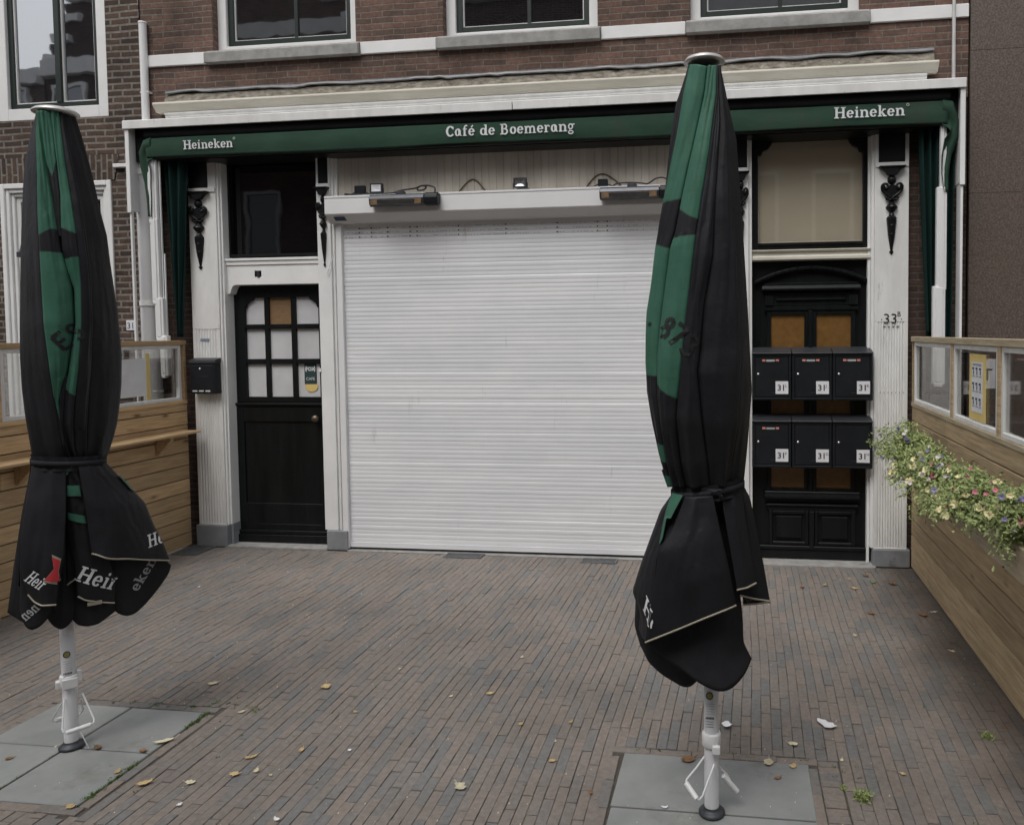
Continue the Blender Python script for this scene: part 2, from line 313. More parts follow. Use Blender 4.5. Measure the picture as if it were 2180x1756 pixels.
# ---------- lettering: slab-serif glyphs drawn as strokes (x-height 1)
def arc(cx, cy, rx, ry, a0, a1, n=12): return [(cx+rx*math.cos(R_(a0+(a1-a0)*i/n)), cy+ry*math.sin(R_(a0+(a1-a0)*i/n))) for i in range(n+1)]
T = .27
def sf(x, y, w=.52, h=.13): return ([(x-w/2, y), (x+w/2, y)], h)
def stem(x, a, b, w=T): return ([(x, a), (x, b)], w)
def ring(cx, rx=.32, a0=0, a1=360): return (arc(cx, .5, rx, .43, a0, a1, 20), [.13+.15*abs(math.cos(R_(a0+(a1-a0)*i/20))) for i in range(21)])
G = {
 'H': (1.5, [stem(.3, 0, 1.42, .3), stem(1.15, 0, 1.42, .3), ([(.3, .74), (1.15, .74)], .16), sf(.3, .06, .62), sf(1.15, .06, .62), sf(.3, 1.36, .62), sf(1.15, 1.36, .62)]),
 'e': (.98, [ring(.48, .32, 0, 325), ([(.2, .52), (.86, .52)], .13)]),
 'i': (.62, [stem(.3, 0, .95), sf(.3, .06), sf(.2, .92, .3), (arc(.3, 1.28, .07, .07, 0, 360, 8), .14)]),
 'n': (1.2, [stem(.28, 0, .95), sf(.28, .06), sf(.18, .92, .3), (arc(.62, .6, .3, .3, 150, 0, 8)+[(.92, 0)], [.12, .14, .16, .18, .2, .23, .25, T, T, T]), sf(.92, .06)]),
 'k': (1.15, [stem(.28, 0, 1.42), sf(.28, .06), sf(.18, 1.38, .32), ([(.36, .42), (.82, .92)], .15), ([(.5, .55), (.9, .05)], .26), sf(.82, .92, .42), sf(.92, .06, .46)]),
 'C': (1.28, [(arc(.72, .7, .48, .64, 40, 320, 20), [.2+.12*abs(math.sin(R_(90+40+14*i))) for i in range(21)]), stem(1.12, .92, 1.3, .13)]),
 'a': (1.08, [ring(.42, .25, 0, 360), stem(.76, .1, .8, .26), (arc(.5, .7, .28, .27, 160, 0, 8), .15), ([(.76, .12), (1.0, .06)], .13)]),
 'f': (.8, [stem(.32, 0, 1.15), sf(.34, .06), (arc(.56, 1.12, .24, .27, 180, 50, 8), .2), ([(.08, .92), (.68, .92)], .13)]),
 'd': (1.15, [ring(.46), stem(.84, .05, 1.42), sf(.74, 1.38, .32), sf(.94, .06, .36)]),
 'B': (1.32, [stem(.32, 0, 1.42, .3), sf(.28, .06, .55), sf(.28, 1.36, .55), (arc(.62, 1.06, .3, .31, 95, -95, 12), .2), (arc(.64, .4, .38, .36, 95, -95, 12), .23), ([(.3, 1.36), (.62, 1.36)], .13), ([(.3, .75), (.64, .75)], .13), ([(.3, .06), (.64, .06)], .13)]),
 'o': (1.0, [ring(.5)]),
 'm': (1.75, [stem(.28, 0, .95), sf(.28, .06), sf(.18, .92, .3), (arc(.58, .62, .27, .28, 150, 0, 8)+[(.85, 0)], .22), (arc(1.15, .62, .27, .28, 160, 0, 8)+[(1.42, 0)], .22), sf(.85, .06, .42), sf(1.42, .06, .48)]),
 'r': (.88, [stem(.28, 0, .95), sf(.3, .06, .55), sf(.18, .92, .3), (arc(.6, .58, .26, .32, 150, 55, 6), .17), (arc(.72, .8, .05, .05, 0, 360, 8), .16)]),
 'g': (1.02, [(arc(.44, .62, .27, .32, 0, 360, 18), .18), (arc(.46, -.14, .32, .2, 0, 360, 18), .14), ([(.3, .3), (.34, .08)], .12), ([(.68, .88), (.98, .95)], .16)]),
 ' ': (.6, []),
}
G['é'] = (G['e'][0], G['e'][1]+[([(.42, 1.12), (.66, 1.42)], .17)])
def glyph_polys(text, space=.04):
    out = []; x = 0
    for ch in text:
        adv, st = G[ch]
        for pts, w in st:
            ws = w if isinstance(w, (list, tuple)) else [w]*len(pts)
            dense = []; dw = []
            for i in range(len(pts)-1):
                L = math.hypot(pts[i+1][0]-pts[i][0], pts[i+1][1]-pts[i][1]); k = max(1, int(L/.2))
                for j in range(k):
                    t = j/k; dense.append((pts[i][0]*(1-t)+pts[i+1][0]*t+x, pts[i][1]*(1-t)+pts[i+1][1]*t)); dw.append(ws[i]*(1-t)+ws[i+1]*t)
            dense.append((pts[-1][0]+x, pts[-1][1])); dw.append(ws[-1])
            Ls = []; Rs = []
            for i, p in enumerate(dense):
                a = dense[max(0, i-1)]; b = dense[min(len(dense)-1, i+1)]; dx, dz = b[0]-a[0], b[1]-a[1]; l = math.hypot(dx, dz) or 1
                nx, nz_ = -dz/l*dw[i]/2, dx/l*dw[i]/2; Ls.append((p[0]+nx, p[1]+nz_)); Rs.append((p[0]-nx, p[1]-nz_))
            out.append((Ls, Rs))
        x += adv+space
    return out, x
def letter_mb(text, place, mb=None, m=0, space=.04, maxu=None, minu=None):
    """place(u, v, k) -> world point, u along the baseline, v up, k stroke index (each stroke a hair above the last)"""
    mb = mb or MB(); polys, w = glyph_polys(text, space)
    for k, (Ls, Rs) in enumerate(polys):
        for i in range(len(Ls)-1):
            q = [Ls[i], Rs[i], Rs[i+1], Ls[i+1]]
            if maxu is not None and max(p[0] for p in q) > maxu: continue
            if minu is not None and min(p[0] for p in q) < minu: continue
            pts = [place(p[0], p[1], k % 12) for p in q]
            if all(pts): mb.face(pts, m)
    return mb, w
def flat_text(text, size, loc, mb=None, m=0, plane='y', ang=0, align='LEFT', bold=0):
    """block lettering as a mesh; size = cap height; plane y: faces the street"""
    cu = bpy.data.curves.new('t', 'FONT'); cu.body = text; cu.size = size/.7; cu.align_x = align; cu.resolution_u = 3; cu.offset = bold
    ob = bpy.data.objects.new('t', cu); COL.objects.link(ob)
    me = bpy.data.meshes.new_from_object(ob.evaluated_get(bpy.context.evaluated_depsgraph_get()))
    mb = mb or MB(); ca, sa = math.cos(ang), math.sin(ang)
    def P(v):
        u, w = v.x*ca-v.y*sa, v.x*sa+v.y*ca
        if plane == 'y': return (loc[0]+u, loc[1], loc[2]+w)
        if plane == '-x': return (loc[0], loc[1]-u, loc[2]+w)
        return (loc[0], loc[1]+u, loc[2]+w)
    mb.add([P(v.co) for v in me.vertices], [tuple(p.vertices) for p in me.polygons], m)
    bpy.data.objects.remove(ob); bpy.data.curves.remove(cu); bpy.data.meshes.remove(me)
    return mb
def holed_wall(mb, x0, x1, z0, z1, holes, y, depth, m=0):
    xs = sorted({x0, x1, *[h[0] for h in holes], *[h[1] for h in holes]}); zs = sorted({z0, z1, *[h[2] for h in holes], *[h[3] for h in holes]})
    for i in range(len(xs)-1):
        for j in range(len(zs)-1):
            cx, cz = (xs[i]+xs[i+1])/2, (zs[j]+zs[j+1])/2
            if any(h[0] < cx < h[1] and h[2] < cz < h[3] for h in holes): continue
            mb.quad((xs[i], y, zs[j]), (xs[i+1], y, zs[j]), (xs[i+1], y, zs[j+1]), (xs[i], y, zs[j+1]), m)
    for (a, b, c, d) in holes:
        Y = y+depth
        mb.quad((a, y, c), (a, y, d), (a, Y, d), (a, Y, c), m); mb.quad((b, y, c), (b, Y, c), (b, Y, d), (b, y, d), m)
        mb.quad((a, y, d), (b, y, d), (b, Y, d), (a, Y, d), m); mb.quad((a, y, c), (a, Y, c), (b, Y, c), (b, y, c), m)
def frame(mb, x0, x1, z0, z1, t, y0, y1, m=0, tb=None, tt=None):
    tb = t if tb is None else tb; tt = t if tt is None else tt
    mb.box(x0, x0+t, y0, y1, z0, z1, m); mb.box(x1-t, x1, y0, y1, z0, z1, m)
    mb.box(x0+t, x1-t, y0, y1, z0, z0+tb, m); mb.box(x0+t, x1-t, y0, y1, z1-tt, z1, m)
# ================= SETTING =================
def paving():
    xr = random.Random(3)
    vs, fs, rr, mi = [], [], [], []
    def brick(x0, x1, y0, y1, big=False):
        if y1-y0 < .03 or x1-x0 < .015: return
        g = .0006; x0 += g+xr.uniform(0, .0008); x1 -= g+xr.uniform(0, .0008); y0 += .0016; y1 -= .0016
        h = max(-.0022, min(.003, xr.gauss(0, .0014))); tx, ty = xr.gauss(0, .008), xr.gauss(0, .004); c = .0022
        cx, cy = (x0+x1)/2, (y0+y1)/2; an = xr.gauss(0, .004)
        def P(x, y, z):
            dx, dy = x-cx, y-cy
            wx = .012*math.sin(y*1.3+x*.6)+.006*math.sin(y*3.1+x)
            return (cx+dx-dy*an+wx, cy+dy+dx*an, z+h+dx*tx+dy*ty)
        b = len(vs)
        j = [xr.uniform(-.0015, .0015) for _ in range(8)]
        for (x, y, z) in [(x0, y0, -.03), (x1, y0, -.03), (x1, y1, -.03), (x0, y1, -.03), (x0+j[0], y0+j[1], -c), (x1+j[2], y0+j[3], -c), (x1+j[4], y1+j[5], -c), (x0+j[6], y1+j[7], -c),
                          (x0+c, y0+c, 0), (x1-c, y0+c, 0), (x1-c, y1-c, 0), (x0+c, y1-c, 0)]: vs.append(P(x, y, z))
        for f in [(0, 1, 5, 4), (1, 2, 6, 5), (2, 3, 7, 6), (3, 0, 4, 7), (4, 5, 9, 8), (5, 6, 10, 9), (6, 7, 11, 10), (7, 4, 8, 11), (8, 9, 10, 11)]:
            fs.append(tuple(b+i for i in f))
        r = xr.random(); rr.extend([r]*9)
    W, L = .0515, .203
    n = 0; x = -7.9
    while x < 4.2:
        cx = x+W/2; off = xr.random()*.05+(L/2 if n % 2 else 0)
        if -3.845 < cx < -2.815: rng = [(1.06, 2.808), (3.755, 6.665)]
        elif -.61 < cx < .395: rng = [(1.06, 2.32), (3.622, 6.665)]
        elif .395 <= cx < .49: rng = [(1.06, 2.32), (3.61, 6.665)]
        else: rng = [(1.06, 6.665)]
        for (a, b) in rng:
            y = a-off
            while y < b:
                brick(x, x+W, max(y, a), min(y+L, b)); y += L
        x += W; n += 1
    # courses laid round the slabs
    def row(xa, xb, y0, w=.052, along='x', l=.203):
        if along == 'x':
            t = xa
            while t < xb-.02: brick(t, min(t+l, xb), y0, y0+w); t += l
        else:
            t = xa
            while t < xb-.02: brick(y0, y0+w, t, min(t+l, xb)); t += l
    row(-.61, .395, 3.567, along='x'); row(2.32, 3.565, -.603, along='y'); row(2.32, 3.565, .337, along='y')
    row(2.32, 3.605, .394, w=.094, along='y', l=.0515)
    row(-3.845, -2.815, 3.70, along='x'); row(-3.845, -2.815, 2.81, along='x'); row(2.865, 3.697, -2.868, along='y'); row(2.865, 3.697, -3.84, along='y')
    me = bpy.data.meshes.new('paving'); me.from_pydata(vs, [], fs)
    m, nn, b = nt('clinker_paver')
    a = attr(nn)
    c = ramp(nn, a, [(0, (.160, .158, .154)), (.16, (.170, .164, .156)), (.3, (.192, .170, .152)), (.65, (.204, .176, .155)), (.9, (.214, .181, .157)), (1, (.185, .17, .156))])
    v = coords(nn); f = nz(nn, v, 35, 5, .7); k = ramp(nn, f, [(.3, .78), (.7, 1.2)]); c = mix(nn, 1.0, c, k, 'MULTIPLY')
    f2 = nz(nn, v, 1.1, 5, .6); k2 = ramp(nn, f2, [(.35, .84), (.65, 1.12)]); c = mix(nn, 1.0, c, k2, 'MULTIPLY')
    # damp, dirty strip of soil beside the planter screen
    sp = nn.nodes.new('ShaderNodeSeparateXYZ'); nn.links.new(v, sp.inputs[0])
    ad = N(nn, 'Math', operation='MULTIPLY_ADD'); nn.links.new(nz(nn, v, 2.6, 5), ad.inputs[0]); ad.inputs[1].default_value = .9; nn.links.new(sp.outputs[0], ad.inputs[2])
    kd = ramp(nn, N(nn, 'Math', operation='MULTIPLY').outputs[0], [(0, 0), (1, 1)])
    mr = nn.nodes.new('ShaderNodeMapRange'); nn.links.new(ad.outputs[0], mr.inputs['Value']); mr.inputs['From Min'].default_value = 1.45; mr.inputs['From Max'].default_value = 1.95
    mr.inputs['To Max'].default_value = .6
    c = mix(nn, mr.outputs[0], c, (.05, .034, .024))
    nn.links.new(c, b.inputs['Base Color']); b.inputs['Roughness'].default_value = .78; b.inputs['Specular IOR Level'].default_value = .35
    bump(nn, b, f, .5, .003)
    me.materials.append(m); at = me.attributes.new('rnd', 'FLOAT', 'FACE'); at.data.foreach_set('value', rr); me.update()
    o = bpy.data.objects.new('brick_paving', me); COL.objects.link(o); tag(o, kind='structure', label='brown clinker bricks laid lengthwise towards the shutter')
    return o
paving()
g = MB(); g.face([(-60, -30, -.0065), (60, -30, -.0065), (60, 60, -.0065), (-60, 60, -.0065)])
tag(g.build('ground', pm('sandy_joint_soil', (.06, .05, .04), (.095, .08, .066), 30, rough=.95, bs=.5)), kind='structure', label='soil and sand showing in the joints of the paving')
THINGS.clear()
s = MB(); s.box(-60, 60, -10, 1.05, -.03, -.004)
tag(s.build('street', pm('street_surface', (.10, .09, .082), (.14, .125, .112), 12, rough=.9)), kind='structure')
s = MB()
def slabq(x0, x1, y0, y1, r=None): s.box(x0, x1, y0, y1, -.03, .002+random.uniform(-.001, .002), 0, r)
for (a, b, c, d) in [(-.547, .332, 3.151, 3.562), (-.543, .333, 2.743, 3.139), (-.543, .333, 2.333, 2.731), (-3.785, -3.335, 3.294, 3.694), (-3.322, -2.874, 3.293, 3.691), (-3.785, -3.335, 2.867, 3.283), (-3.322, -2.872, 2.868, 3.283)]:
    slabq(a, b, c, d)
tag(s.build('pavement_slabs', M['slab'], bevel=.004), kind='structure', label='grey concrete slabs set around the parasol sockets')
s = MB(); s.box(-4.97, -3.90, 6.687, 6.907, -.03, .014); s.box(.12, 1.18, 6.637, 6.933, -.03, .012); s.box(-3.70, -.02, 6.687, 6.867, -.03, .004)
tag(s.build('door_kerb', M['stone'], bevel=.004), kind='structure', label='worn grey stone strip under the doors and shutter')
THINGS.clear()

# ================= CAFE BUILDING =================
FY = 6.747  # positions back-projected from image pixels; y literals then scaled down about the camera
caf = thing('cafe_building', 'brown brick building with white shopfront, central roller shutter and three windows above', 'building', (-1.9, 6.747, 0))
WIN = [(-4.96, -3.51, 4.775, 7.1), (-2.66, -1.225, 4.765, 7.1), (-.405, 1.045, 4.765, 7.1)]
w = MB(); holed_wall(w, -5.72, 1.925, 4.0, 9.6, WIN, FY, .30)
w.quad((-5.72, FY, 4.0), (1.925, FY, 4.0), (1.925, FY+.3, 4.0), (-5.72, FY+.3, 4.0))
w.build('wall', M['brick'], caf)
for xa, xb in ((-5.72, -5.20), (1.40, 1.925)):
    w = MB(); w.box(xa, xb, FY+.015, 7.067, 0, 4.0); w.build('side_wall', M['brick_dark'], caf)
w = MB(); w.box(-5.72, 1.925, 7.2, 17, 0, 9.6); w.box(-5.19, 1.39, 6.967, 7.193, 0, 4.6); w.build('rear_body', M['dark'], caf)
for x0, x1 in [(-5.69, -5.025), (-3.46, -2.72), (-1.19, -.442), (1.125, 1.922)]:
    b = MB(); b.box(x0, x1, FY-.022, FY+.05, 4.652, 4.762); b.build('string_course', M['white'], caf, bevel=.004)
for i, (x0, x1, z0, z1) in enumerate(WIN):
    y0 = FY+.075
    f = MB(); frame(f, x0, x1, z0, z1, .09, y0, y0+.1, 0, tb=.06); wo = f.build('window', M['white'], caf, bevel=.004)
    if i == 0: wo['label'] = 'first-floor window above the café door'
    f = MB(); frame(f, x0+.09, x1-.09, z0+.06, z1-.09, .055, y0+.03, y0+.08, 0, tb=.06)
    xm = (x0+x1)/2+.06; f.box(xm-.018, xm+.018, y0+.045, y0+.078, z0+.12, z1-.145)
    f.build('sash', M['greenblack'], wo, bevel=.003)
    f = MB(); frame(f, x0+.145, x1-.145, z0+.12, z1-.145, .012, y0+.05, y0+.07, 0); f.build('putty_line', M['white_worn'], wo)
    f = MB(); f.box(x0+.145, x1-.145, y0+.062, y0+.068, z0+.12, z1-.145); f.build('pane', M['glass_dark'], wo)
    sx0, sx1 = [(-5.02, -3.465), (-2.715, -1.196), (-.437, 1.12)][i]
    f = MB(); f.prism([(FY+.075, 4.645), (FY-.06, 4.645), (FY-.06, 4.742), (FY+.0, 4.774), (FY+.075, 4.778)], sx0, sx1, axis='x'); f.build('sill', M['stone'], wo, bevel=.005)
# cornice profile (y outwards is smaller)
def extr(prof, x0, x1, m=0, mb=None):
    mb = mb or MB(); mb.prism(prof, x0, x1, m, axis='x'); return mb
# grimy plaster strip and lead flashing with an uneven edge
mb = MB(); n = 90; rows = [[], [], [], []]
for i in range(n+1):
    x = -5.44+i*(1.64+5.44)/n; j = .012*noise.noise(Vector((x*3, 0, 0)))+.008*noise.noise(Vector((x*11, 3, 0)))
    rows[0].append((x, FY+.01, 4.425+j*.6)); rows[1].append((x, FY-.045, 4.405+j)); rows[2].append((x, FY-.05, 4.388+j*1.6)); rows[3].append((x, FY-.04, 4.38+j*1.7))
mb.grid(rows, smooth=False); mb.build('flashing', M['lead'], caf, solid=.004)
mb = MB(); rows = [[], [], []]
for i in range(n*2+1):
    x = -5.45+i*(1.64+5.45)/(2*n); j = .010*noise.noise(Vector((x*9, 5, 0)))
    rows[0].append((x, FY+.01, 4.40)); rows[1].append((x, FY-.03+j, 4.37)); rows[2].append((x, FY-.06+j, 4.288))
mb.grid(rows, smooth=False); mb.build('mortar_fillet', M['dirtystone'], caf)
co = extr([(FY, 4.30), (FY-.11, 4.282), (FY-.115, 4.265), (FY-.10, 4.24), (FY-.075, 4.215), (FY-.07, 4.200), (FY, 4.198)], -5.53, 1.665)
co.build('cornice', M['cream'], caf, bevel=.003)
co = extr([(FY, 4.195), (FY-.07, 4.195), (FY-.072, 4.178), (FY-.06, 4.168), (FY-.06, 4.148), (FY, 4.146)], -5.44, 1.58); co.build('cornice_fillet', M['white_worn'], caf, bevel=.002)
# hood over the awning
h = MB(); h.prism([(FY, 4.156), (FY, 4.12), (6.47, 4.045), (6.46, 4.05), (6.46, 4.072)], -5.70, 1.835, axis='x'); h.box(-5.695, -1.935, 6.45, 6.467, 3.992, 4.066); h.box(-1.928, 1.83, 6.448, 6.465, 3.992, 4.066)
hd = h.build('hood', M['white_worn'], caf, bevel=.003)
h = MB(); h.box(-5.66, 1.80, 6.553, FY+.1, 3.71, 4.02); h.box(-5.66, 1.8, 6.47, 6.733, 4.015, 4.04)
h.build('shadow_fascia_beam', M['black'], caf)  # black beam and soffit; their colour stands in for shadow under the awning
for sx in (-1, 1):
    X = -5.665 if sx < 0 else 1.81
    h = MB(); h.box(X-.014, X+.014, 6.475, FY+.01, 3.24, 4.03); h.box(X-.02, X+.02, 6.465, 6.48, 3.22, 4.03)
    h.box(X-.010, X+.010, 6.48, 6.51 if sx < 0 else 6.60, .75 if sx < 0 else .02, 3.24)
    h.build('side_board', M['white'], caf, bevel=.003)
# ---- ornament
def ornament(parent, cx, y, z1, z0, wid):
    h = (z1-z0); k = wid/.23
    o = MB(); m = 0
    def pr(pts, d0=.0, d1=.03): o.prism([(cx+px*k, z1-pz*h) for px, pz in pts], y-d1, y-d0)
    pr([(-.112, 0), (-.108, .018), (-.085, .032), (-.062, .062), (-.045, .092), (-.012, .105), (.012, .105), (.045, .092), (.062, .062), (.085, .032), (.108, .018), (.112, 0)], 0, .045)
    pr([(-.118, 0), (-.118, .012), (.118, .012), (.118, 0)], 0, .055)
    # bead
    def ball(cx_, cz, rx, rz, d=.035):
        rows = []
        for i in range(9):
            a = math.pi*i/8-math.pi/2
            rows.append([(cx+k*(cx_+rx*math.cos(a)*math.sin(b_)), y-d*math.cos(a)*math.cos(b_), z1-h*cz+rz*math.sin(a)) for b_ in [math.pi*(j/8)-math.pi/2 for j in range(9)]])
        o.grid(rows)
    ball(0, .15, .040, .040)
    # heart of two scrolls
    pr([(0, .205), (-.025, .215), (-.05, .235), (-.085, .25), (-.075, .285), (-.045, .315), (-.02, .335), (0, .345), (.02, .335), (.045, .315), (.075, .285), (.085, .25), (.05, .235), (.025, .215)], 0, .03)
    for s_ in (-1, 1):
        sp = []
        for i in range(26):
            a = R_(250-i*19); rr = .034*(1-i/34)
            sp.append((cx+k*s_*(-.061+rr*math.cos(a)), y-.022-.0006*i, z1-h*.232+rr*math.sin(a)))
        o.tube(sp, [.014*(1-i/60) for i in range(26)], 6)
        o.tube([(cx+k*s_*px, y-.02, z1-h*pz) for px, pz in [(-.085, .24), (-.086, .265), (-.07, .295), (-.04, .325), (-.012, .345), (0, .375)]], .013, 6)
        o.tube([(cx+k*s_*px, y-.02, z1-h*pz) for px, pz in [(-.008, .375), (-.03, .378), (-.048, .372), (-.055, .352), (-.042, .342), (-.036, .356)]], [.012, .011, .01, .01, .008, .006], 6)
    prof = [(.010, .375), (.020, .40), (.050, .445), (.056, .458), (.052, .47), (.030, .505), (.018, .515), (.020, .53), (.026, .55), (.046, .578), (.046, .60), (.042, .66), (.043, .663), (.040, .668), (.034, .76), (.036, .764), (.033, .77), (.022, .86), (.010, .945), (.008, .950), (.019, .955), (.019, .965), (.010, .985), (.001, 1.0)]
    rows = [[(cx+k*r*math.sin(t), y-r*1.0*max(0, math.cos(t)), z1-h*z) for t in [R_(-90+180*j/8) for j in range(9)]] for r, z in prof]
    o.grid(rows, smooth=False)
    return o.build('ornament', M['black'], parent)
def pilaster(x0, x1, y, ztop, zbase, label, flutes=0, plx=None, blk=None, oc=None, ow=.23):
    """face x0..x1"""
    p = MB(); zc = 3.472
    if flutes:
        wd = (x1-x0); e = .028; fw_ = (wd-2*e)/flutes; pts = [(x0, y+.2), (x0, y), (x0+e, y)]
        for i in range(flutes):
            a = x0+e+i*fw_
            pts += [(a+fw_*.18, y), (a+fw_*.32, y+.007), (a+fw_*.68, y+.007), (a+fw_*.82, y)]
        pts += [(x1-e, y), (x1, y), (x1, y+.2)]
        p.prism(pts, zbase+.012, 2.12 if flutes > 7 else 1.55, axis='z')
        p.box(x0, x1, y, y+.2, 2.12 if flutes > 7 else 1.55, ztop); p.box(x0+.0, x1, y-.003, y+.2, zbase, zbase+.012 if flutes > 7 else zbase+.07)
    else: p.box(x0, x1, y, y+.2, zbase, ztop)
    p.box(x0+.004, x1-.004, y-.012, y, zc-.04, zc)
    pl = p.build('pilaster', M['white_worn'] if flutes else M['white'], caf, bevel=.003); pl['label'] = label
    q = MB(); a, b_ = plx or (x0-.01, x1+.01); q.box(a, b_, y-.022, y+.2, 0, zbase); q.build('plinth', M['plinth'], pl, bevel=.006)
    if blk: q = MB(); q.box(blk[0], blk[1], y-.008, y+.004, zc, ztop-.012); q.build('black_panel', M['black'], pl, bevel=.004)
    if oc: ornament(pl, oc, y, 3.435, 2.69, ow)
    return pl
PY = 6.707
pilaster(-5.245, -4.955, PY, 3.73, .21, 'left fluted pilaster beside the café door', flutes=8, plx=(-5.265, -4.935), blk=(-5.235, -5.035), oc=-5.135)
pilaster(-3.925, -3.79, PY, 3.73, .19, 'narrow pier between the café door and the shutter', plx=(-3.90, -3.685), blk=(-3.90, -3.805), oc=-3.855, ow=.13)
pilaster(-.03, .10, PY, 3.73, .19, 'narrow pier between the shutter and the black door', plx=(-.06, .14), blk=(-.02, .088), oc=.035, ow=.14)
pilaster(1.165, 1.445, PY, 3.73, .155, 'right fluted pilaster carrying the number 33', flutes=10, plx=(1.16, 1.47), blk=(1.195, 1.412), oc=1.303, ow=.21)
# mouldings beside the openings
for bs_ in ([(-4.955, -4.935, PY+.012, 6.947, .21, 3.73), (-4.935, -4.915, PY+.03, 6.947, .21, 3.73)], [(-3.79, -3.765, PY+.02, 6.933, .19, 3.73), (-3.765, -3.735, PY+.035, 6.933, .19, 3.73)],
            [(.10, .128, PY+.025, 6.933, .19, 3.73)], [(1.14, 1.165, PY+.02, 6.933, .155, 3.73), (1.118, 1.14, PY+.06, 6.933, .012, 3.73)]):
    j = MB()
    for q in bs_: j.box(*q)
    j.build('jamb_moulding', M['white'], caf, bevel=.003)
for q in ((-4.934, -4.91, PY+.034, 6.947, 0, .206), (-3.788, -3.70, PY+.02, 6.867, 0, .186), (.10, .14, PY+.02, 6.867, .0, .186)):
    j = MB(); j.box(*q); j.build('jamb_plinth', M['plinth'], caf, bevel=.004)
# rail over the cafe door with notched corners
j = MB(); j.prism([(-4.93, 2.80), (-4.93, 2.47), (-4.915, 2.455), (-4.885, 2.462), (-4.87, 2.50), (-4.855, 2.53), (-4.83, 2.545), (-3.96, 2.545), (-3.93, 2.53), (-3.925, 2.50), (-3.915, 2.80)], 6.773, 6.867)
j.box(-4.93, -3.915, 6.763, 6.773, 2.735, 2.775); j.box(-4.93, -3.915, 6.753, 6.773, 2.775, 2.80)
j.prism([(-4.62, 2.68), (-4.55, 2.68), (-4.55, 2.62), (-4.62, 2.62)], 6.773, 6.773)
j.build('door_rail', M['white'], caf, bevel=.003)
j = MB(); j.prism([(-4.605, 2.675), (-4.565, 2.67), (-4.568, 2.615), (-4.592, 2.618)], 6.767, 6.773); j.build('lock_plate', M['ink'], caf)
# black mouth of transoms
def transom(x0, x1, z0, z1, y, panemat, t, label, scallop=False):
    f = MB(); frame(f, x0, x1, z0, z1, t, y, y+.09, 0, tb=t*.9); 
    a, b_, c, d = x0+t, x1-t, z0+t*.9, z1-t
    f.box(a, b_, y-.012, y, c-.022, c-.004)
    if scallop:
        for s_ in (0, 1):
            X = a if s_ == 0 else b_; sg = 1 if s_ == 0 else -1
            f.prism([(X, d), (X+sg*.15, d), (X+sg*.128, d-.01), (X+sg*.115, d-.05), (X+sg*.085, d-.085), (X+sg*.045, d-.10), (X+sg*.03, d-.135), (X, d-.14)], y+.006, y+.05)
    o = f.build('transom_window', M['black'], caf, bevel=.004); o['label'] = label
    f = MB(); f.box(a, b_, y+.055, y+.06, c, d); f.build('pane', panemat, o)
    return o
transom(-4.95, -3.905, 2.80, 3.80, 6.823, M['glass_black'], .05, 'dark transom window over the café door')
tw = transom(.115, 1.15, 2.765, 3.80, 6.793, M['blind'], .068, 'transom window with a cream blind over the black door', True)
f = MB(); f.box(.19, 1.08, 6.828, 6.831, 2.84, 3.72); f.build('glass', M['clear'], tw)
f = MB(); f.prism([(6.753, 2.675), (6.753, 2.70), (6.77, 2.712), (6.77, 2.742), (6.747, 2.752), (6.747, 2.762), (6.867, 2.766), (6.867, 2.668), (6.767, 2.668)], .115, 1.165, axis='x'); f.build('door_rail', M['cream'], caf, bevel=.002)
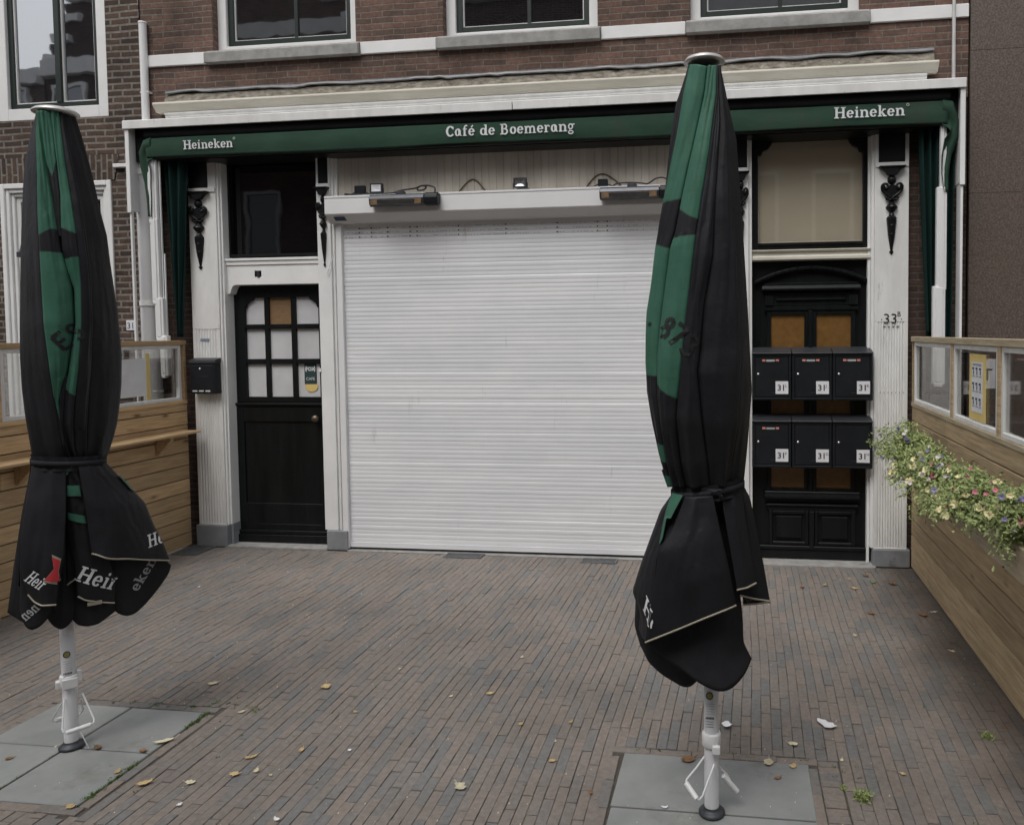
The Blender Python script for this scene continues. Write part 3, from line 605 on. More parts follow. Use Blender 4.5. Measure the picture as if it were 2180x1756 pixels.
# ---- cafe door
DY = 6.867
def shopdoor():
    d = MB(); x0, x1 = -4.98, -3.90
    px = [(-4.805, -4.602), (-4.553, -4.322), (-4.272, -4.030)]; pz = [(1.452, 1.775), (1.825, 2.118), (2.165, 2.425)]
    holes = [(a, b_, c, e) for (a, b_) in px for (c, e) in pz]
    holed_wall(d, x0, x1, 1.40, 2.62, [(px[0][0], px[2][1], pz[0][0], pz[2][1])], DY, .05)
    d.box(x0, x1, DY+.002, DY+.06, .02, 1.395)
    # scalloped corners of the light
    for s_ in (0, 1):
        X = px[0][0] if s_ == 0 else px[2][1]; sg = 1 if s_ == 0 else -1; Z = pz[2][1]
        d.prism([(X, Z), (X+sg*.10, Z), (X+sg*.085, Z-.022), (X+sg*.05, Z-.04), (X+sg*.022, Z-.065), (X+sg*.012, Z-.10), (X, Z-.105)], DY+.001, DY+.03)
    do = d.build('cafe_door', M['blackdoor'], caf); do['label'] = 'black stable-type door with nine small panes'
    b_ = MB()
    b_.box(px[0][1], px[1][0], DY+.003, DY+.04, pz[0][0], pz[2][1]); b_.box(px[1][1], px[2][0], DY+.003, DY+.04, pz[0][0], pz[2][1])
    for k in (0, 1):
        for (a, c) in px: b_.box(a, c, DY+.0, DY+.038, pz[k][1], pz[k+1][0])
    b_.build('glazing_bar', M['black'], do, bevel=.006)
    for i, (a, c) in enumerate(px):
        for k, (e, g_) in enumerate(pz):
            m = MB(); m.box(a, c, DY+.028, DY+.034, e, g_)
            m.build('pane', M['brownboard'] if (i == 1 and k == 2) else M['whitepane'], do)
    w_ = MB()
    for (a, c) in ((1.355, 1.372), (1.372, 1.392)): w_.box(x0, x1, DY-(.03 if a > 1.36 else .018), DY+.002, a, c)
    w_.build('weather_rail', M['black'], do, bevel=.005)
    q = MB(); frame(q, -4.97, -3.90, .10, 1.35, .13, DY-.012, DY+.002, tb=.30, tt=.14); q.box(-4.97, -3.9, DY-.035, DY-.012, .10, .135); q.box(-4.97, -3.9, DY-.05, DY, .02, .095)
    q.box(-4.75, -4.05, DY-.018, DY-.012, .19, .196)
    q.build('lower_panel', M['blackdoor'], do, bevel=.005)
    q = MB(); q.lathe([(.0, 0), (.02, .004), (.034, .014), (.036, .03), (.028, .046), (.012, .052), (.012, .075), (.03, .08)], (0, 0, 0), 16)
    q.v = [(-4.06+v[0], DY-.082+v[2], 1.245+v[1]) for v in q.v]; q.build('door_knob', M['brass'], do)
    q = MB(); q.box(-3.945, -3.918, 6.7, 6.705, 1.705, 1.74); q.build('catch', M['white'], do)
    # sticker on the lower right pane
    q = MB(); q.prism([(-4.205, 1.775), (-4.080, 1.775), (-4.080, 1.575), (-4.205, 1.575)], DY+.022, DY+.026, 0)
    q.prism([(-4.20+.066+.066*math.cos(a), 1.555+.055*math.sin(a)) for a in [R_(180+18*k) for k in range(11)]]+[(-4.07, 1.575), (-4.2, 1.575)], DY+.021, DY+.025, 1)
    flat_text('FOX', .034, (-4.142, DY+.0195, 1.708), q, 2, align='CENTER', bold=.002); flat_text('CAFE', .028, (-4.142, DY+.0195, 1.615), q, 2, align='CENTER')
    for sg in (-1, 1):
        q.tube([(-4.142+sg*(.034+.016*math.cos(R_(a))), DY+.0205, 1.724+.030*math.sin(R_(a))) for a in range(-70, 71, 20)], .0035, 4, 2)
    q.build('sticker', [pm('dark_teal_print', (.03, .06, .06), rough=.4, bs=0), M['yellow'], M['print']], do)
shopdoor()
# ---- black house door on the right
def housedoor():
    y = 6.833; d = MB(); x0, x1 = .125, 1.185
    d.box(x0, x1, y, y+.06, .02, 2.70)
    do = d.build('house_door', M['blackdoor'], caf); do['label'] = 'panelled black door behind the letter boxes'
    q = MB()   # segmental hood and entablature
    n = 16; cx = .645; pts = [(cx+(-.495+.99*i/n), 2.478+.128*(1-((i/n-.5)*2)**2)) for i in range(n+1)]
    for i in range(n):
        (a, za), (b_, zb) = pts[i], pts[i+1]
        q.add([(a, y-.05, za+.012), (b_, y-.05, zb+.012), (b_, y-.05, zb-.012), (a, y-.05, za-.012), (a, y, za+.022), (b_, y, zb+.022), (b_, y-.02, zb-.04), (a, y-.02, za-.04)], [(0, 3, 2, 1), (0, 1, 5, 4), (3, 7, 6, 2), (4, 7, 3, 0), (1, 2, 6, 5)], smooth=False)
    q.box(.235, 1.05, y-.03, y, 2.452, 2.475); q.prism([(y, 2.395), (y-.075, 2.405), (y-.085, 2.42), (y-.06, 2.452), (y, 2.452)], .215, 1.06, axis='x')
    q.box(.26, 1.02, y-.03, y, 2.27, 2.39); q.box(.24, .315, y-.05, y, 2.275, 2.365); q.box(.965, 1.04, y-.05, y, 2.275, 2.365)
    q.prism([(y-.03, 2.31), (y-.05, 2.325), (y-.03, 2.345)], .34, .94, axis='x')
    q.box(.235, 1.045, y-.038, y, 2.232, 2.268)
    q.build('pediment', M['blackdoor'], do, bevel=.004)
    q = MB()
    for (a, b_) in ((.26, .62), (.655, 1.02)):
        frame(q, a, b_, .62, 2.23, .035, y-.028, y)
    q.box(.62, .655, y-.045, y, .62, 2.23)
    q.build('light_frame', M['blackdoor'], do, bevel=.004)
    for (a, b_) in ((.295, .585), (.69, .985)):
        m = MB(); m.box(a, b_, y-.006, y-.001, .655, 2.195); m.build('pane', M['amber'], do)
    q = MB(); q.prism([(y, .55), (y-.06, .56), (y-.07, .58), (y-.045, .60), (y-.05, .625), (y, .635)], .235, 1.06, axis='x'); q.box(.245, 1.05, y-.045, y, .49, .512); q.box(.26, 1.035, y-.03, y, .45, .49)
    for (a, b_) in ((.275, .625), (.675, 1.025)):
        frame(q, a, b_, .14, .45, .03, y-.03, y); q.prism([(a+.06, .20), (b_-.06, .20), (b_-.06, .40), (a+.06, .40)], y-.02, y)
    q.box(.628, .672, y-.042, y, .13, .45)
    q.box(x0, x1, y-.04, y, .10, .135); q.box(x0, x1, y-.03, y, .02, .10)
    q.build('lower_panel', M['blackdoor'], do, bevel=.005)
housedoor()
# ---- boarding above the shutter
q = MB(); x = -3.735
while x < -.03:
    q.prism([(x+.003, 6.773), (x+.006, 6.767), (x+.064, 6.767), (x+.067, 6.773)], 3.2, 3.80, axis='z'); x += .0705
q.box(-3.74, -.02, 6.772, 6.8, 3.2, 3.8)
q.build('boarding', M['board'], caf)
# ---- roller shutter
q = MB(); q.prism([(6.753, 3.345), (6.59, 3.332), (6.583, 3.325), (6.583, 3.165), (6.66, 3.095), (6.753, 3.09)], -3.775, -.035, axis='x')
sh = q.build('roller_shutter', M['white_box'], caf, bevel=.004); sh['label'] = 'white roller shutter box with its closed slatted curtain'
q = MB(); q.box(-3.772, -.04, 6.579, 6.584, 3.312, 3.328); q.build('box_lip', M['white_box'], sh)
q = MB(); z = .075; prof = []; pitch = .0405; k = 0; rng = random.Random(5)
while z < 3.10:
    d = rng.gauss(0, .0006)
    deep = .0035 if k % 6 == 0 else .0011
    for (t, dy) in ((0, .0), (.01, deep), (.10, .0), (.35, -.0011), (.65, -.0011), (.9, -.0002)): prof.append((z+t*pitch, 6.733+dy+d))
    z += pitch; k += 1
rows = []
for (zz, yy) in prof: rows.append([(-3.68+i*(3.60/24), yy+.0015*math.sin(i*1.7+zz*2), zz) for i in range(25)])
q.grid([[(a[0], a[1], a[2]) for a in r] for r in rows], smooth=False)
q.box(-3.68, -.08, 6.723, 6.743, .028, .075)
q.build('slat_curtain', M['slat'], sh)
q = MB()
for row in range(3):
    for i in range(0, 240):
        if rng.random() < .5: continue
        X = -3.66+i*.0149; q.box(X, X+.006, 6.727, 6.729, 2.965+row*pitch, 2.969+row*pitch)
for X in (-3.52, -3.40, -3.24, -3.02, -2.95, -2.55, -2.1, -1.62, -1.25, -1.16):
    for row in range(3): q.box(X, X+.012, 6.726, 6.729, 2.962+row*pitch, 2.973+row*pitch)
tag(q.build('air_slots', M['dark'], sh), kind='stuff')
for xa, xb in ((-3.737, -3.68), (-.08, -.035)):
    q = MB(); q.box(xa, xb, 6.697, 6.747, .02, 3.10); q.build('guide_rail', M['white_box'], sh, bevel=.003)
q = MB(); q.box(-3.705, -3.60, 0, .003, 0, .001); q.v = [(v[0], 6.612+(v[1])*0+ (.045 if v[2] > .0005 else 0), 3.142-(.028 if v[2] > .0005 else 0)-.006+v[1]) for v in q.v]
q.v = []; q.f = []; q.m = []; q.r = []; q.sm = []
q.add([(-3.70, 6.603, 3.140), (-3.59, 6.603, 3.140), (-3.585, 6.637, 3.110), (-3.695, 6.637, 3.110)], [(0, 1, 2, 3)]); q.build('type_label', M['ink_blue'], sh)
# lettering on the right pilaster
q = flat_text('33', .085, (1.237, PY-.0035, 2.108)); flat_text('B', .04, (1.352, PY-.0035, 2.168), q); q.build('house_number', M['ink'], caf); q = MB()
for X in (1.222, 1.385): q.box(X, X+.007, PY-.004, PY-.001, 2.14, 2.147)
for k in range(4): q.prism([(1.235+k*.037, 2.085), (1.262+k*.037, 2.085), (1.2485+k*.037, 2.075)], PY-.004, PY-.001)
for k in range(7): q.box(1.215+k*.032, 1.220+k*.032, PY-.003, PY+.001, 1.512, 1.519)
tag(q.build('nail_marks', M['ink'], caf), kind='stuff')
q = MB(); q.box(-5.165, -5.07, PY-.003, PY, 2.008, 2.03); tagmb = q
for k in range(3): q.box(-5.15+k*.03, -5.144+k*.03, PY-.003, PY, 1.972, 1.976)
q.build('name_sticker', pm('blue_sticker', (.14, .18, .30), (.3, .33, .4), 90, bs=0), caf)
# ================= NEIGHBOURS =================
lb = thing('neighbour_house', 'old dark brown brick house on the far left with large white-framed windows', 'building', (-8, 6.747, 0))
LW = [(-7.30, -6.085, 4.21, 7.3), (-7.32, -6.08, .75, 3.59)]
w = MB(); holed_wall(w, -16, -5.722, 0, 9.2, LW, FY-.012, .25); w.build('wall', M['brick_old'], lb)
w = MB(); w.box(-16, -5.74, 7., 16, 0, 9.2); w.build('rear_body', M['dark'], lb)
w = MB(); pts = [(-7.36, 3.592), (-6.04, 3.592), (-5.99, 3.84), (-7.41, 3.84)]; w.prism(pts, FY-.024, FY-.008)
w.build('flat_arch', M['brick_arch'], lb)
f = MB(); frame(f, -7.30, -6.085, 4.21, 7.3, .105, FY-.01, FY+.10, tb=.115); wo = f.build('window', M['white'], lb, bevel=.004)
f = MB(); frame(f, -7.195, -6.19, 4.325, 7.19, .055, FY+.02, FY+.08); f.box(-6.675, -6.615, FY+.01, FY+.08, 4.38, 7.13); f.build('sash', M['greenblack'], wo, bevel=.003)
f = MB(); frame(f, -7.14, -6.675, 4.38, 7.13, .014, FY+.035, FY+.06); frame(f, -6.615, -6.245, 4.38, 7.13, .014, FY+.035, FY+.06); f.build('putty_line', M['white_worn'], wo)
f = MB(); f.box(-7.14, -6.675, FY+.05, FY+.055, 4.38, 7.13); f.box(-6.615, -6.245, FY+.05, FY+.055, 4.38, 7.13)
M['glass_sky'] = glassmat('sky_reflecting_glass', (.02, .02, .024), .42); f.build('pane', M['glass_sky'], wo)
f = MB(); frame(f, -7.32, -6.08, .75, 3.59, .05, FY-.03, FY+.10); frame(f, -7.27, -6.13, .80, 3.54, .04, FY-.012, FY+.10); frame(f, -7.23, -6.17, .84, 3.50, .035, FY+.01, FY+.10)
wo = f.build('window', M['white'], lb, bevel=.005)
f = MB(); frame(f, -7.195, -6.205, .875, 3.465, .05, FY+.03, FY+.09); f.box(-6.6, -6.55, FY+.03, FY+.09, .875, 3.465); f.build('sash', M['white_worn'], wo, bevel=.003)
f = MB(); f.box(-7.145, -6.255, FY+.06, FY+.065, .925, 3.415); f.build('pane', M['glass_dark'], wo)
f = MB(); y = FY-.10
f.tube([(-6.30, FY+.02, 3.35), (-6.36, y, 2.88)], .02, 6); f.tube([(-7.0, FY+.02, 3.35), (-7.03, y, 2.88)], .02, 6); f.box(-7.06, -6.33, y-.02, y+.02, 2.85, 2.90); f.build('tilted_vent', M['darkmetal'], wo)
f = MB(); f.box(-6.016, -5.72, 6.68, FY-.01, 3.70, 3.735); f.build('ledge', M['white'], lb, bevel=.003)
rb = thing('granite_building', 'shop wall clad in brown speckled granite at the right edge', 'building', (2.6, 6.7, 0))
w = MB()
for zi in range(0, 12): w.box(1.935, 2.93, 6.717, 6.753, zi*1.18-.35+.0012, (zi+1)*1.18-.35); w.box(2.932, 3.95, 6.717, 6.753, zi*1.18-.35+.0012, (zi+1)*1.18-.35); w.box(3.952, 12, 6.717, 6.753, zi*1.18-.35+.0012, (zi+1)*1.18-.35)
w.build('cladding', M['granite'], rb, bevel=.002)
w = MB(); w.box(1.94, 12, 6.754, 16, 0, 12); w.build('rear_body', M['dark'], rb)
w = MB(); w.tube([(1.80, FY-.03, 4.08), (1.79, FY-.03, 9.3)], .016, 8)
tag(w.build('thin_pipe', M['alu_cap']), 'thin grey pipe running up the brick near the granite wall', 'pipe')
w = MB(); w.tube([(-5.66, FY-.04, 4.10), (-5.66, FY-.04, 5.06)], .034, 12); w.lathe([(.038, 0), (.038, .012), (.0, .014)], (-5.66, FY-.04, 5.06), 12)
w.box(-5.705, -5.615, FY-.05, FY, 4.40, 4.415)
tag(w.build('vent_pipe', M['white_box']), 'short white pipe standing on the left end of the hood', 'pipe')
t = thing('downpipe', 'fat pale grey downpipe in the corner left of the shopfront', 'pipe', (-5.645, 6.655, 0))
w = MB(); w.tube([(-5.645, 6.655, 0), (-5.645, 6.655, 3.95)], .082, 20); w.build('pipe', M['pipe'], t)
for z in (.9, 2.35, 3.6): w = MB(); w.tube([(-5.645, 6.655, z), (-5.645, 6.655, z+.05)], .089, 20); w.build('collar', M['white_worn'], t)
t = thing('house_number_sign', 'small white number 31 plate on the brick beside the downpipe', 'sign', (-5.93, 6.727, 2.17))
w = MB(); w.box(-5.975, -5.875, 6.723, 6.731, 2.115, 2.215); w.build('plate', M['paper'], t, bevel=.004)
w = flat_text('31', .06, (-5.965, 6.721, 2.135)); w.build('lettering', M['ink_blue'], t)
# houses across the street (they close the street and show in the window glass)
def opp(x0, x1, h, label, m, gable=False):
    t = thing('terraced_house', label, 'building', ((x0+x1)/2, -5.5, 0), 'houses across the street')
    w = MB(); w.box(x0, x1, -12, -5.5, 0, h, 0); w.build('wall', m, t)
    w = MB(); w.box(x0, x1, -5.55, -5.3, h-.35, h+.05)
    if gable:
        c = (x0+x1)/2; k = 5
        for i in range(k):
            hw = (x1-x0)/2*(1-i/k)*.9; w.box(c-hw-.12, c-hw+.5, -5.75, -5.38, h+i*.55, h+i*.55+.2); w.box(c+hw-.5, c+hw+.12, -5.75, -5.38, h+i*.55, h+i*.55+.2)
        w.box(c-.3, c+.3, -5.75, -5.4, h+k*.55, h+k*.55+.7)
    w.build('cornice', M['white'], t)
    if gable:
        w = MB()
        for i in range(5):
            hw = (x1-x0)/2*(1-i/5)*.9; w.box((x0+x1)/2-hw, (x0+x1)/2+hw, -5.9, -5.5, h+i*.55, h+(i+1)*.55)
        w.build('gable', m, t)
    n = max(2, int((x1-x0)/1.7)); 
    for fl in range(3):
        for i in range(n):
            cx = x0+(i+.5)*(x1-x0)/n; z = 1.0+fl*3.1
            if z+2 > h-.2: continue
            w = MB(); frame(w, cx-.5, cx+.5, z, z+1.9, .09, -5.5, -5.42); w.box(cx-.4, cx+.4, -5.5, -5.48, z+.09, z+1.8, 1); w.build('window', [M['white'], M['glass_dark']], t)
opp(-34, -19.3, 9.5, 'low brick terrace house seen in the neighbour window reflection', M['brick_old'])
opp(-19.2, -16.2, 9.7, 'narrow gabled house across the street beside the low terrace', M['brick_dark'], True)
opp(-16.1, -9.6, 10.4, 'stepped gable house across the street facing the café door', M['brick'], True)
opp(-9.5, -2.3, 11.0, 'tall brick house across the street facing the shutter', M['brick_old'])
opp(-2.2, 5, 10.2, 'gabled house across the street facing the black door', M['brick'], True)
opp(5.1, 14, 10.8, 'wide brick house across the street facing the granite wall', M['brick_dark'])

# ================= AWNING =================
aw = thing('awning', 'folded green drop-arm awning with printed valance across the shopfront', 'awning', (-1.9, 6.5, 3.7))
def valance_y(x, z): return 6.503+.006*math.sin(x*1.9+z*3)+.010*noise.noise(Vector((x*1.3, z*3, 0)))
rows = []; nx = 220
for i in range(13):
    t = i/12; row = []
    for k in range(nx+1):
        x = -5.50+k*(1.70+5.50)/nx; sag = .012*math.sin((x+5.5)/7.2*math.pi*5)
        z = 3.925-t*.20+ (.008*math.sin(x*2.1) if i == 12 else 0)+sag*.3*t
        y = valance_y(x, z)-.012*math.sin(math.pi*t)-.02*(1-t)*0
        if i == 0: y += .05
        row.append((x, y, z))
    rows.append(row)
v = MB(); v.grid(rows); val = v.build('valance', M['awn_green'], aw, solid=.003)
def place_at(x0, z0, s, slope, yoff=.006):
    def P(u, w_, k): X = x0+u*s; Z = z0+w_*s+u*s*slope; return (X, 6.503+valance_y(X, Z)-6.503-.012-yoff-.0004*k, Z)
    return P
SL = 0.0
def width(text): return glyph_polys(text, .04)[1]
for txt, xa, xb, zb in [('Heineken', -5.105, -4.60, 3.79), ('Café de Boemerang', -2.555, -1.385, 3.795), ('Heineken', .80, 1.365, 3.80)]:
    s_ = (xb-xa)/width(txt); x_ = xa
    for wd in txt.split():
        mb, _ = letter_mb(wd, place_at(x_, zb, s_, SL)); mb.build('valance_lettering', M['print'], aw); x_ += (width(wd+' '))*s_
for (x, z) in [(-4.59, 3.87), (1.385, 3.885)]:
    m_ = MB(); m_.tube([(x+.01*math.cos(a), 6.49, z+.01*math.sin(a)) for a in [R_(30*k) for k in range(13)]], .0022, 4)
    m_.build('registered_mark', M['print'], aw)
b = MB(); b.tube([(-5.52, 6.553, 3.96), (1.72, 6.553, 3.96)], .055, 14); b.build('roller', M['cloth_black'], aw)
b = MB(); b.tube([(-5.50, 6.533, 3.735), (1.70, 6.533, 3.735)], .022, 10); b.build('front_bar', M['black'], aw)
# valance ends wrapping round and hanging down
def drape_end(pts, name='valance_end'):
    rows = [[Vector(a).lerp(Vector(c), t)+Vector((0, -.018*math.sin(math.pi*t*2), 0)) for t in [i/10 for i in range(11)]] for a, c in pts]
    fine = []
    for i in range(len(rows)-1):
        for k in range(5):
            t = k/5; fine.append([rows[i][j].lerp(rows[i+1][j], t) for j in range(11)])
    fine.append(rows[-1]); m = MB(); m.grid(fine); m.build(name, M['awn_green'], aw, solid=.003)
drape_end([((1.66, 6.506, 3.915), (1.66, 6.506, 3.715)), ((1.74, 6.506, 3.90), (1.70, 6.50, 3.69)), ((1.795, 6.54, 3.76), (1.72, 6.49, 3.66)), ((1.80, 6.55, 3.63), (1.675, 6.50, 3.60)), ((1.745, 6.56, 3.47), (1.655, 6.51, 3.46)), ((1.72, 6.55, 3.32), (1.655, 6.51, 3.33)), ((1.715, 6.54, 3.18), (1.68, 6.51, 3.17))])
drape_end([((-5.45, 6.506, 3.92), (-5.44, 6.506, 3.715)), ((-5.53, 6.506, 3.895), (-5.50, 6.50, 3.70)), ((-5.60, 6.53, 3.79), (-5.47, 6.49, 3.69)), ((-5.605, 6.55, 3.66), (-5.46, 6.50, 3.62)), ((-5.575, 6.56, 3.52), (-5.475, 6.51, 3.48)), ((-5.545, 6.55, 3.36), (-5.475, 6.51, 3.34)), ((-5.525, 6.54, 3.19), (-5.485, 6.51, 3.18))])
def hanging(x0a, x1a, x0b, x1b, z0, z1, y, seed, mat_='awn_dark'):
    rows = []
    for i in range(31):
        t = i/30; a = x0a+(x0b-x0a)*t; c = x1a+(x1b-x1a)*t
        rows.append([(a+(c-a)*j/28, y+.035*math.sin(j/28*math.pi*5+seed)*(1-.3*t)+.01*noise.noise(Vector((j*.3, t*3, seed))), z0+(z1-z0)*t) for j in range(29)])
    m = MB(); m.grid(rows); m.build('side_curtain', M[mat_], aw, solid=.003)
hanging(-5.42, -5.17, -5.335, -5.29, 3.74, 2.05, 6.62, 0)
hanging(1.50, 1.66, 1.58, 1.64, 3.74, 2.0, 6.633, 2)
hanging(1.70, 1.79, 1.68, 1.78, 3.60, 1.95, 6.62, 4)
for segs in ([(-5.525, -5.435, 3.74, 3.14), (-5.512, -5.432, 3.17, 2.38), (-5.485, -5.40, 2.42, 2.03), (-5.44, -5.365, 2.06, 1.68)], [(1.655, 1.705, 3.80, 3.2), (1.628, 1.708, 3.22, 2.38), (1.602, 1.700, 2.41, 1.60)]):
    m = MB()
    for i, (a, c, zt, zb) in enumerate(segs):
        y = 6.533-.006*i; m.box(a, c, y, y+.05, zb, zt); m.box(a+.02, c-.02, y-.008, y, zb+.02, zt-.01); m.box(a+.015, c-.02, y-.012, y+.03, zb-.02, zb+.01)
    m.build('folding_arm', M['white_box'], aw, bevel=.006)
for k in range(3):
    m = MB(); m.box(-5.425+k*.022, -5.415+k*.022, 6.56, 6.573, 1.7, 3.74-k*.9); m.build('guide_strip', M['white_box'], aw)

# ================= HEATERS, LAMPS, CABLES =================
def heater():
    t = thing('patio_heater', 'dark infrared patio heater on the left half of the shutter box', 'heater', (-2.97, 6.58, 3.26), 'infrared heaters on the shutter box')
    q = MB(); prof = [(6.579, 3.315), (6.533, 3.318), (6.51, 3.305), (6.501, 3.275), (6.51, 3.225), (6.533, 3.208), (6.579, 3.222)]
    q.prism([(a, b_) for a, b_ in prof], -3.30, -2.78, axis='x', smooth=False); q.build('housing', M['heatgrey'], t, bevel=.004)
    q = MB(); q.prism([(6.579, 3.317), (6.53, 3.322), (6.505, 3.308), (6.496, 3.275), (6.505, 3.222), (6.533, 3.203), (6.579, 3.218)], -2.775, -2.65, axis='x'); q.build('end_cap', M['boxblack'], t, bevel=.008, seg=2)
    q = MB(); q.box(-3.28, -2.80, 6.495, 6.501, 3.222, 3.268); r = q.build('reflector', M['copper'], t)
    q = MB(); q.box(-3.215, -2.865, 6.491, 6.495, 3.228, 3.262); q.build('heating_element', M['boxblack'], r)
    q = MB()
    for i in range(34): q.box(-3.21+i*.0102, -3.2075+i*.0102, 6.485, 6.492, 3.222, 3.268)
    q.build('grille', M['steel'], r)
    q = MB(); q.box(-3.06, -2.98, 6.533, 6.587, 3.318, 3.345); q.build('bracket', M['darkmetal'], t, bevel=.003)
    return t
def copy_tree(o, parent=None):
    c = o.copy(); COL.objects.link(c)
    if parent: c.parent = parent; c.matrix_parent_inverse = o.matrix_parent_inverse.copy()
    for ch in [x for x in bpy.data.objects if x.parent == o]: copy_tree(ch, c)
    return c
h1 = heater(); h2 = copy_tree(h1); h2.location = h1.location+Vector((2.118, 0, -.006)); h2['label'] = 'infrared patio heater at the right end of the shutter box behind the parasol'
def flood(x, z, label):
    t = thing('floodlight', label, 'floodlight', (x, 6.653, z), 'small floodlights on the shutter box')
    q = MB(); q.box(x-.058, x+.058, 6.65, 6.68, z-.042, z+.045); q.build('housing', M['darkmetal'], t, bevel=.004)
    q = MB(); frame(q, x-.058, x+.058, z-.042, z+.045, .012, 6.641, 6.651); q.build('bezel', M['heatgrey'], t, bevel=.002)
    q = MB(); q.add([(x-.045, 6.644, z+.032), (x+.045, 6.644, z+.032), (x+.045, 6.644, z-.03), (x-.045, 6.644, z-.03), (x-.02, 6.649, z+.01), (x+.02, 6.649, z+.01), (x+.02, 6.649, z-.01), (x-.02, 6.649, z-.01)], [(0, 4, 5, 1), (1, 5, 6, 2), (2, 6, 7, 3), (3, 7, 4, 0), (4, 7, 6, 5)]); q.build('reflector', M['paper'] if x < -3 else M['steel'], t)
    q = MB(); q.tube([(x-.065, 6.66, z), (x-.065, 6.66, z-.06), (x+.065, 6.66, z-.06), (x+.065, 6.66, z)], .006, 6); q.box(x-.03, x+.085, 6.647, 6.687, z-.062, z-.048); q.build('bracket', M['darkmetal'], t)
flood(-3.297, 3.400, 'small floodlight with a bright reflector above the left heater')
flood(-1.932, 3.402, 'small floodlight standing alone on the middle of the shutter box')
def jbox(x0, x1, z0, z1, label):
    t = thing('junction_box', label, 'junction box', ((x0+x1)/2, 6.667, z0), 'junction boxes on the shutter box')
    q = MB(); q.box(x0, x1, 6.647, 6.687, z0, z1); q.build('housing', M['boxblack'], t, bevel=.005)
    q = MB(); q.tube([(x0, 6.667, z0+.02), (x0-.04, 6.66, z0+.0), (x0-.12, 6.653, z0-.012)], .006, 6); q.tube([(x1, 6.667, z0+.02), (x1+.04, 6.66, z0+.0), (x1+.09, 6.653, z0-.012)], .006, 6); q.build('gland', M['cable_black'], t)
jbox(-3.513, -3.412, 3.352, 3.43, 'black junction box at the left end of the shutter box')
jbox(-1.222, -1.135, 3.346, 3.41, 'black junction box in front of the right cable arch')
def cable(pts, label, r=.006, mt='cable', name='cable'):
    V = [Vector(p) for p in pts]; out = []
    for i in range(len(V)-1):
        a = V[max(0, i-1)]; b_ = V[i]; c = V[i+1]; d = V[min(len(V)-1, i+2)]
        for k in range(6):
            t = k/6; out.append(.5*((2*b_)+(-a+c)*t+(2*a-5*b_+4*c-d)*t*t+(-a+3*b_-3*c+d)*t*t*t))
    out.append(V[-1]); q = MB(); q.tube(out, r, 6); return tag(q.build(name, M[mt]), label, 'cable')
cable([(-2.565, 6.753, 3.335), (-2.49, 6.757, 3.42), (-2.43, 6.76, 3.465), (-2.385, 6.76, 3.462), (-2.33, 6.757, 3.41), (-2.27, 6.753, 3.335)], 'thin brown cable arching over the boarding, left of the lone floodlight')
cable([(-1.365, 6.753, 3.335), (-1.30, 6.757, 3.42), (-1.235, 6.76, 3.47), (-1.17, 6.76, 3.47), (-1.09, 6.757, 3.42), (-1.0, 6.753, 3.34)], 'thin brown cable arching over the boarding, right of the lone floodlight')
cable([(-3.60, 6.633, 3.355), (-3.50, 6.633, 3.345), (-3.3, 6.627, 3.342), (-3.12, 6.62, 3.345), (-3.05, 6.613, 3.362), (-2.97, 6.613, 3.372), (-2.90, 6.613, 3.38), (-2.84, 6.613, 3.40), (-2.80, 6.613, 3.39), (-2.82, 6.613, 3.365), (-2.88, 6.613, 3.362), (-2.86, 6.607, 3.392), (-2.78, 6.6, 3.398), (-2.71, 6.587, 3.375), (-2.70, 6.573, 3.33)], 'tangle of black cable on top of the left heater', .008, 'cable_black')
cable([(-1.08, 6.613, 3.34), (-1.03, 6.607, 3.358), (-.93, 6.607, 3.36), (-.83, 6.6, 3.352), (-.77, 6.6, 3.345), (-.70, 6.6, 3.385), (-.64, 6.6, 3.392), (-.59, 6.587, 3.37)], 'black cable lying on top of the right heater', .007, 'cable_black')
cable([(-3.745, 6.687, 3.10), (-3.742, 6.687, 2.95), (-3.75, 6.687, 2.82), (-3.79, 6.687, 2.72), (-3.83, 6.693, 2.62)], 'thin white cable beside the left shutter rail below the box', .004, 'white')
